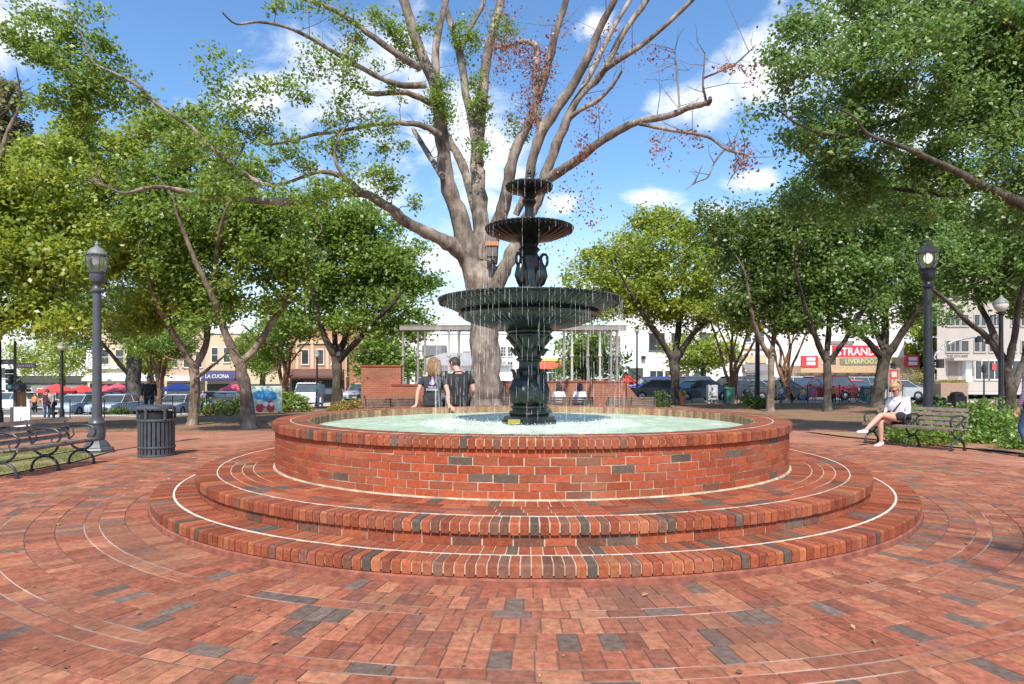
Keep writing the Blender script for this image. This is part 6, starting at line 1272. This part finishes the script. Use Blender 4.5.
q = MB(); q.prism([(0,.115),(-.03,.05),(-.045,.0),(-.03,-.035),(0,-.045),(.03,-.035),(.05,.0),(.02,.03),(.012,.06)], 0, .004); o = q.build('back_print', m_purp, pw); o.location = (0,.134,.40); q = MB(); q.prism([(-.01,.06),(-.025,.02),(-.012,-.02),(.0,.0)], 0, .004); o = q.build('back_print', m_prw, pw); o.location = (0,.1385,.40)
for s_, dz, sz in (('THIS IS', .325, .042), ('POSSIBLE', .285, .046)): text(s_, 'shirt_lettering', m_prw, pw, (0,.138,dz), sz, rot=(PI/2,0,PI))
# woman on the right bench: local frame faces -Y
bz = bR.rotation_euler.z; Rz = Matrix.Rotation(bz, 3, 'Z'); o_ = bR.location+Rz @ V(-.26,-.02,.44)
ww_ = person('blonde woman in white top and dark shorts with crossed legs on the right bench', o_, bz, sitpose(
   pelvis=(0,.02,.10),chest=(0,.0,.38),neck=(0,-.05,.55),head=(.0,-.115,.655),face=(0,-1,-.55),sL=(.155,-.01,.455),sR=(-.155,-.01,.455),eL=(.21,-.06,.20),eR=(-.21,-.06,.20),wL=(.07,-.25,.20),wR=(-.07,-.24,.20),hdL=(-.3,-1,.2),hdR=(.3,-1,.2),
   hL=(.09,-.02,.09),hR=(-.09,-.02,.09),kR=(-.03,-.50,.075),aR=(-.05,-.44,-.33),tR=(-.05,-.58,-.385),kL=(.01,-.54,.185),aL=(-.04,-.90,-.09),tL=(-.05,-1.04,-.11)), m_whitetee, M('dark_shorts',(.03,.03,.035),.9), m_blonde, m_shoe, 1.09, True, ponytail=True, shorts=True, sleeve=1.55, glasses=True)
q = MB(); q.box(-.035,.035,-.075,.075,-.006,.006,0,.004); o = q.build('phone', m_blackiron); o.rotation_euler = (.6,0,bz); o.location = o_+Rz @ V(0,-.35,.24); tag(o, 'dark phone held in the hands of the seated blonde woman', 'phone')
q = MB(); q.tube([(.15,.05,.50),(.1,-.115,.40),(0,-.15,.25),(-.12,-.12,.14)], .012, 6); q.build('bag_strap', m_blackiron, ww_, True)
q = MB(); q.ball((0,0,0),(.13,.07,.09),12,8); o = q.build('handbag', m_darkp, smooth=True); o.location = o_+Rz @ V(.16,-.18,.17); tag(o, 'small dark handbag beside the seated blonde woman', 'handbag')
# man at the right frame edge, back view, walking away
def plaid():
    t = NT('plaid_cloth'); c = t.n('ShaderNodeTexCoord'); b = t.n('ShaderNodeTexWave'); b.bands_direction = 'Z'; b.inputs['Scale'].default_value = 5; t.lk(c.outputs['Object'], b.inputs['Vector']); a = t.n('ShaderNodeTexWave'); a.bands_direction = 'X'; a.inputs['Scale'].default_value = 5; t.lk(c.outputs['Object'], a.inputs['Vector'])
    r1 = ramp(t, b.outputs['Fac'], [(.35,(.16,.17,.32)),(.6,(.42,.40,.55)),(.85,(.35,.12,.22))]); r2 = ramp(t, a.outputs['Fac'], [(.4,(.5,.5,.6)),(.7,(1.0,.95,1.0))]); t.lk(mixc(t, 1, r1.outputs[0], r2.outputs[0], 'MULTIPLY'), t.b.inputs['Base Color']); t.b.inputs['Roughness'].default_value = .9; return t.m
g_ = gv(1036, 10.9); person('man in purple plaid shirt and jeans cut by the right edge', g_, PI+.2, standpose(kL=(.11,-.16,.50),aL=(.11,.0,.10),tL=(.12,-.13,.04),aR=(-.11,.2,.13),kR=(-.11,.02,.50),tR=(-.12,.1,.03),wL=(.25,-.1,.84),wR=(-.28,.02,.84),face=(-.3,-1,0)), plaid(), m_denim, m_brownh, m_dshoe, 1.02, sleeve=1.9)
# women in white on the far bench (backs to us)
for px, hr, lb in ((559,m_brownh,'left woman in white shirt on the far bench, dark hair down'),(580,m_brownh,'right woman in white shirt on the far bench, dark hair down')):
    l = gv(px, 23.2)+V(0,.05,.44); person(lb, l, PI, sitpose(), m_whitetee, m_denim, hr, m_dshoe, 1.02, True, True, sleeve=.8, group='women in white on the far bench')
# far figures
def far(px, py, label, shirt, pants, s=1.0, rz=0.0, pose=None, Y=None, **k):
    g_ = gv(px, Y) if Y else at(px, py); return person(label, g_, rz, pose or standpose(), shirt, pants, m_brownh, m_dshoe, s, **k)
m_redc = M('red_cloth',(.5,.08,.07),.9); m_bluec = M('blue_cloth',(.10,.22,.5),.9); m_lbluec = M('pale_blue_cloth',(.40,.55,.68),.9); m_pinkc = M('pink_cloth',(.5,.15,.3),.9); m_orc = M('orange_cloth',(.6,.25,.07),.9); m_yelc = M('yellow_cloth',(.6,.5,.12),.9); m_mauve = M('mauve_cloth',(.26,.2,.32),.9); m_greyc = M('grey_cloth',(.28,.28,.28),.9)
far(47,423,'man in dark red top and jeans standing at far left beside a companion',M('wine_cloth',(.12,.04,.06),.9),m_denim,.92,PI/2-.4,Y=32)
far(53.5,423,'man in grey top and dark trousers leaning beside his companion at far left',m_greyc,m_darkp,.94,-PI/2+.5, standpose(chest=(0,-.12,1.24),neck=(0,-.2,1.42),head=(0,-.27,1.53)),Y=32)
far(149,419,'dark clad figure in a grey hood standing behind the trash can',m_blacktee,m_darkp,.98,.3, sleeve=1.8)
far(203,413,'person in mauve top behind the dark clipped hedge',m_mauve,m_whitetee,1.02,.6)
far(320.5,408,'person in pale blue standing before the brown awning',m_lbluec,m_lbluec,.92,.2, sleeve=1.8)
far(35,409,'person in orange crossing the street at far left',m_orc,m_darkp,.9,0)
kid = standpose()
g2 = 'children playing on the shaded ground'
for (px, py, sc, sh2, pa, lb) in ((772,405,.60,m_bluec,m_denim,'child in blue beside the slim grey trunk'),(781,405,.66,m_lbluec,m_denim,'child in pale blue behind the slim grey tree'),(792,404.5,.62,M('brown_cloth',(.25,.12,.06),.9),m_darkp,'child in brown top right of the slim grey tree'),(803,404,.58,m_yelc,m_bluec,'child in yellow top and blue trousers'),(814,404,.62,m_pinkc,m_pinkc,'child in pink left of the dark trunk'),(834,404.5,.64,m_orc,m_darkp,'child in orange right of the dark trunk'),(842,404,.6,m_blacktee,m_darkp,'child in black by the railing')):
    far(px, py, lb, sh2, pa, sc, random.uniform(-2,2), standpose(chest=(0,-.05,1.25),head=(0,-.1,1.57)), group=g2)
# scooters and bicycles by the railing
def bike(label, px, py, s=1.0, rz=0):
    t = thing('bicycle', label, 'bicycle', at(px, py), rz, 'bicycles by the railing', s); m_=m_blackiron
    for x in (-.5,.5):
        q = MB(); q.tube([(x+.32*math.cos(a), 0, .33+.32*math.sin(a)) for a in np.linspace(0, 2*PI, 21)], .022, 6, cap=False)
        for a in np.linspace(0, PI, 6)[:-1]: q.tube([(x+.31*math.cos(a),0,.33+.31*math.sin(a)),(x-.31*math.cos(a),0,.33-.31*math.sin(a))], .004, 4)
        q.build('wheel', m_tyre, t)
    q = MB(); q.tube([(-.5,0,.33),(-.18,0,.30),(-.28,0,.80),(.36,0,.76),(-.18,0,.30)], .017, 6); q.tube([(-.5,0,.33),(-.28,0,.72)], .012, 5); q.tube([(.5,0,.33),(.36,0,.85),(.33,0,.95)], .015, 6); q.build('frame', m_redc, t)
    q = MB(); q.box(-.40,-.18,-.07,.07,.82,.87,0,.02); q.build('saddle', m_, t); q = MB(); q.tube([(.28,-.25,.97),(.33,0,.95),(.28,.25,.97)], .014, 6); q.build('handlebar', m_, t); return t
bike('bicycle leaning behind the dark trunk at right', 853, 403, 1.0, .2); bike('bicycle parked left of the forked pale trunk', 218, 416, 1.0, -.2); bike('bicycle parked close to the small teal box', 862, 403.5, 1.0, -.3)
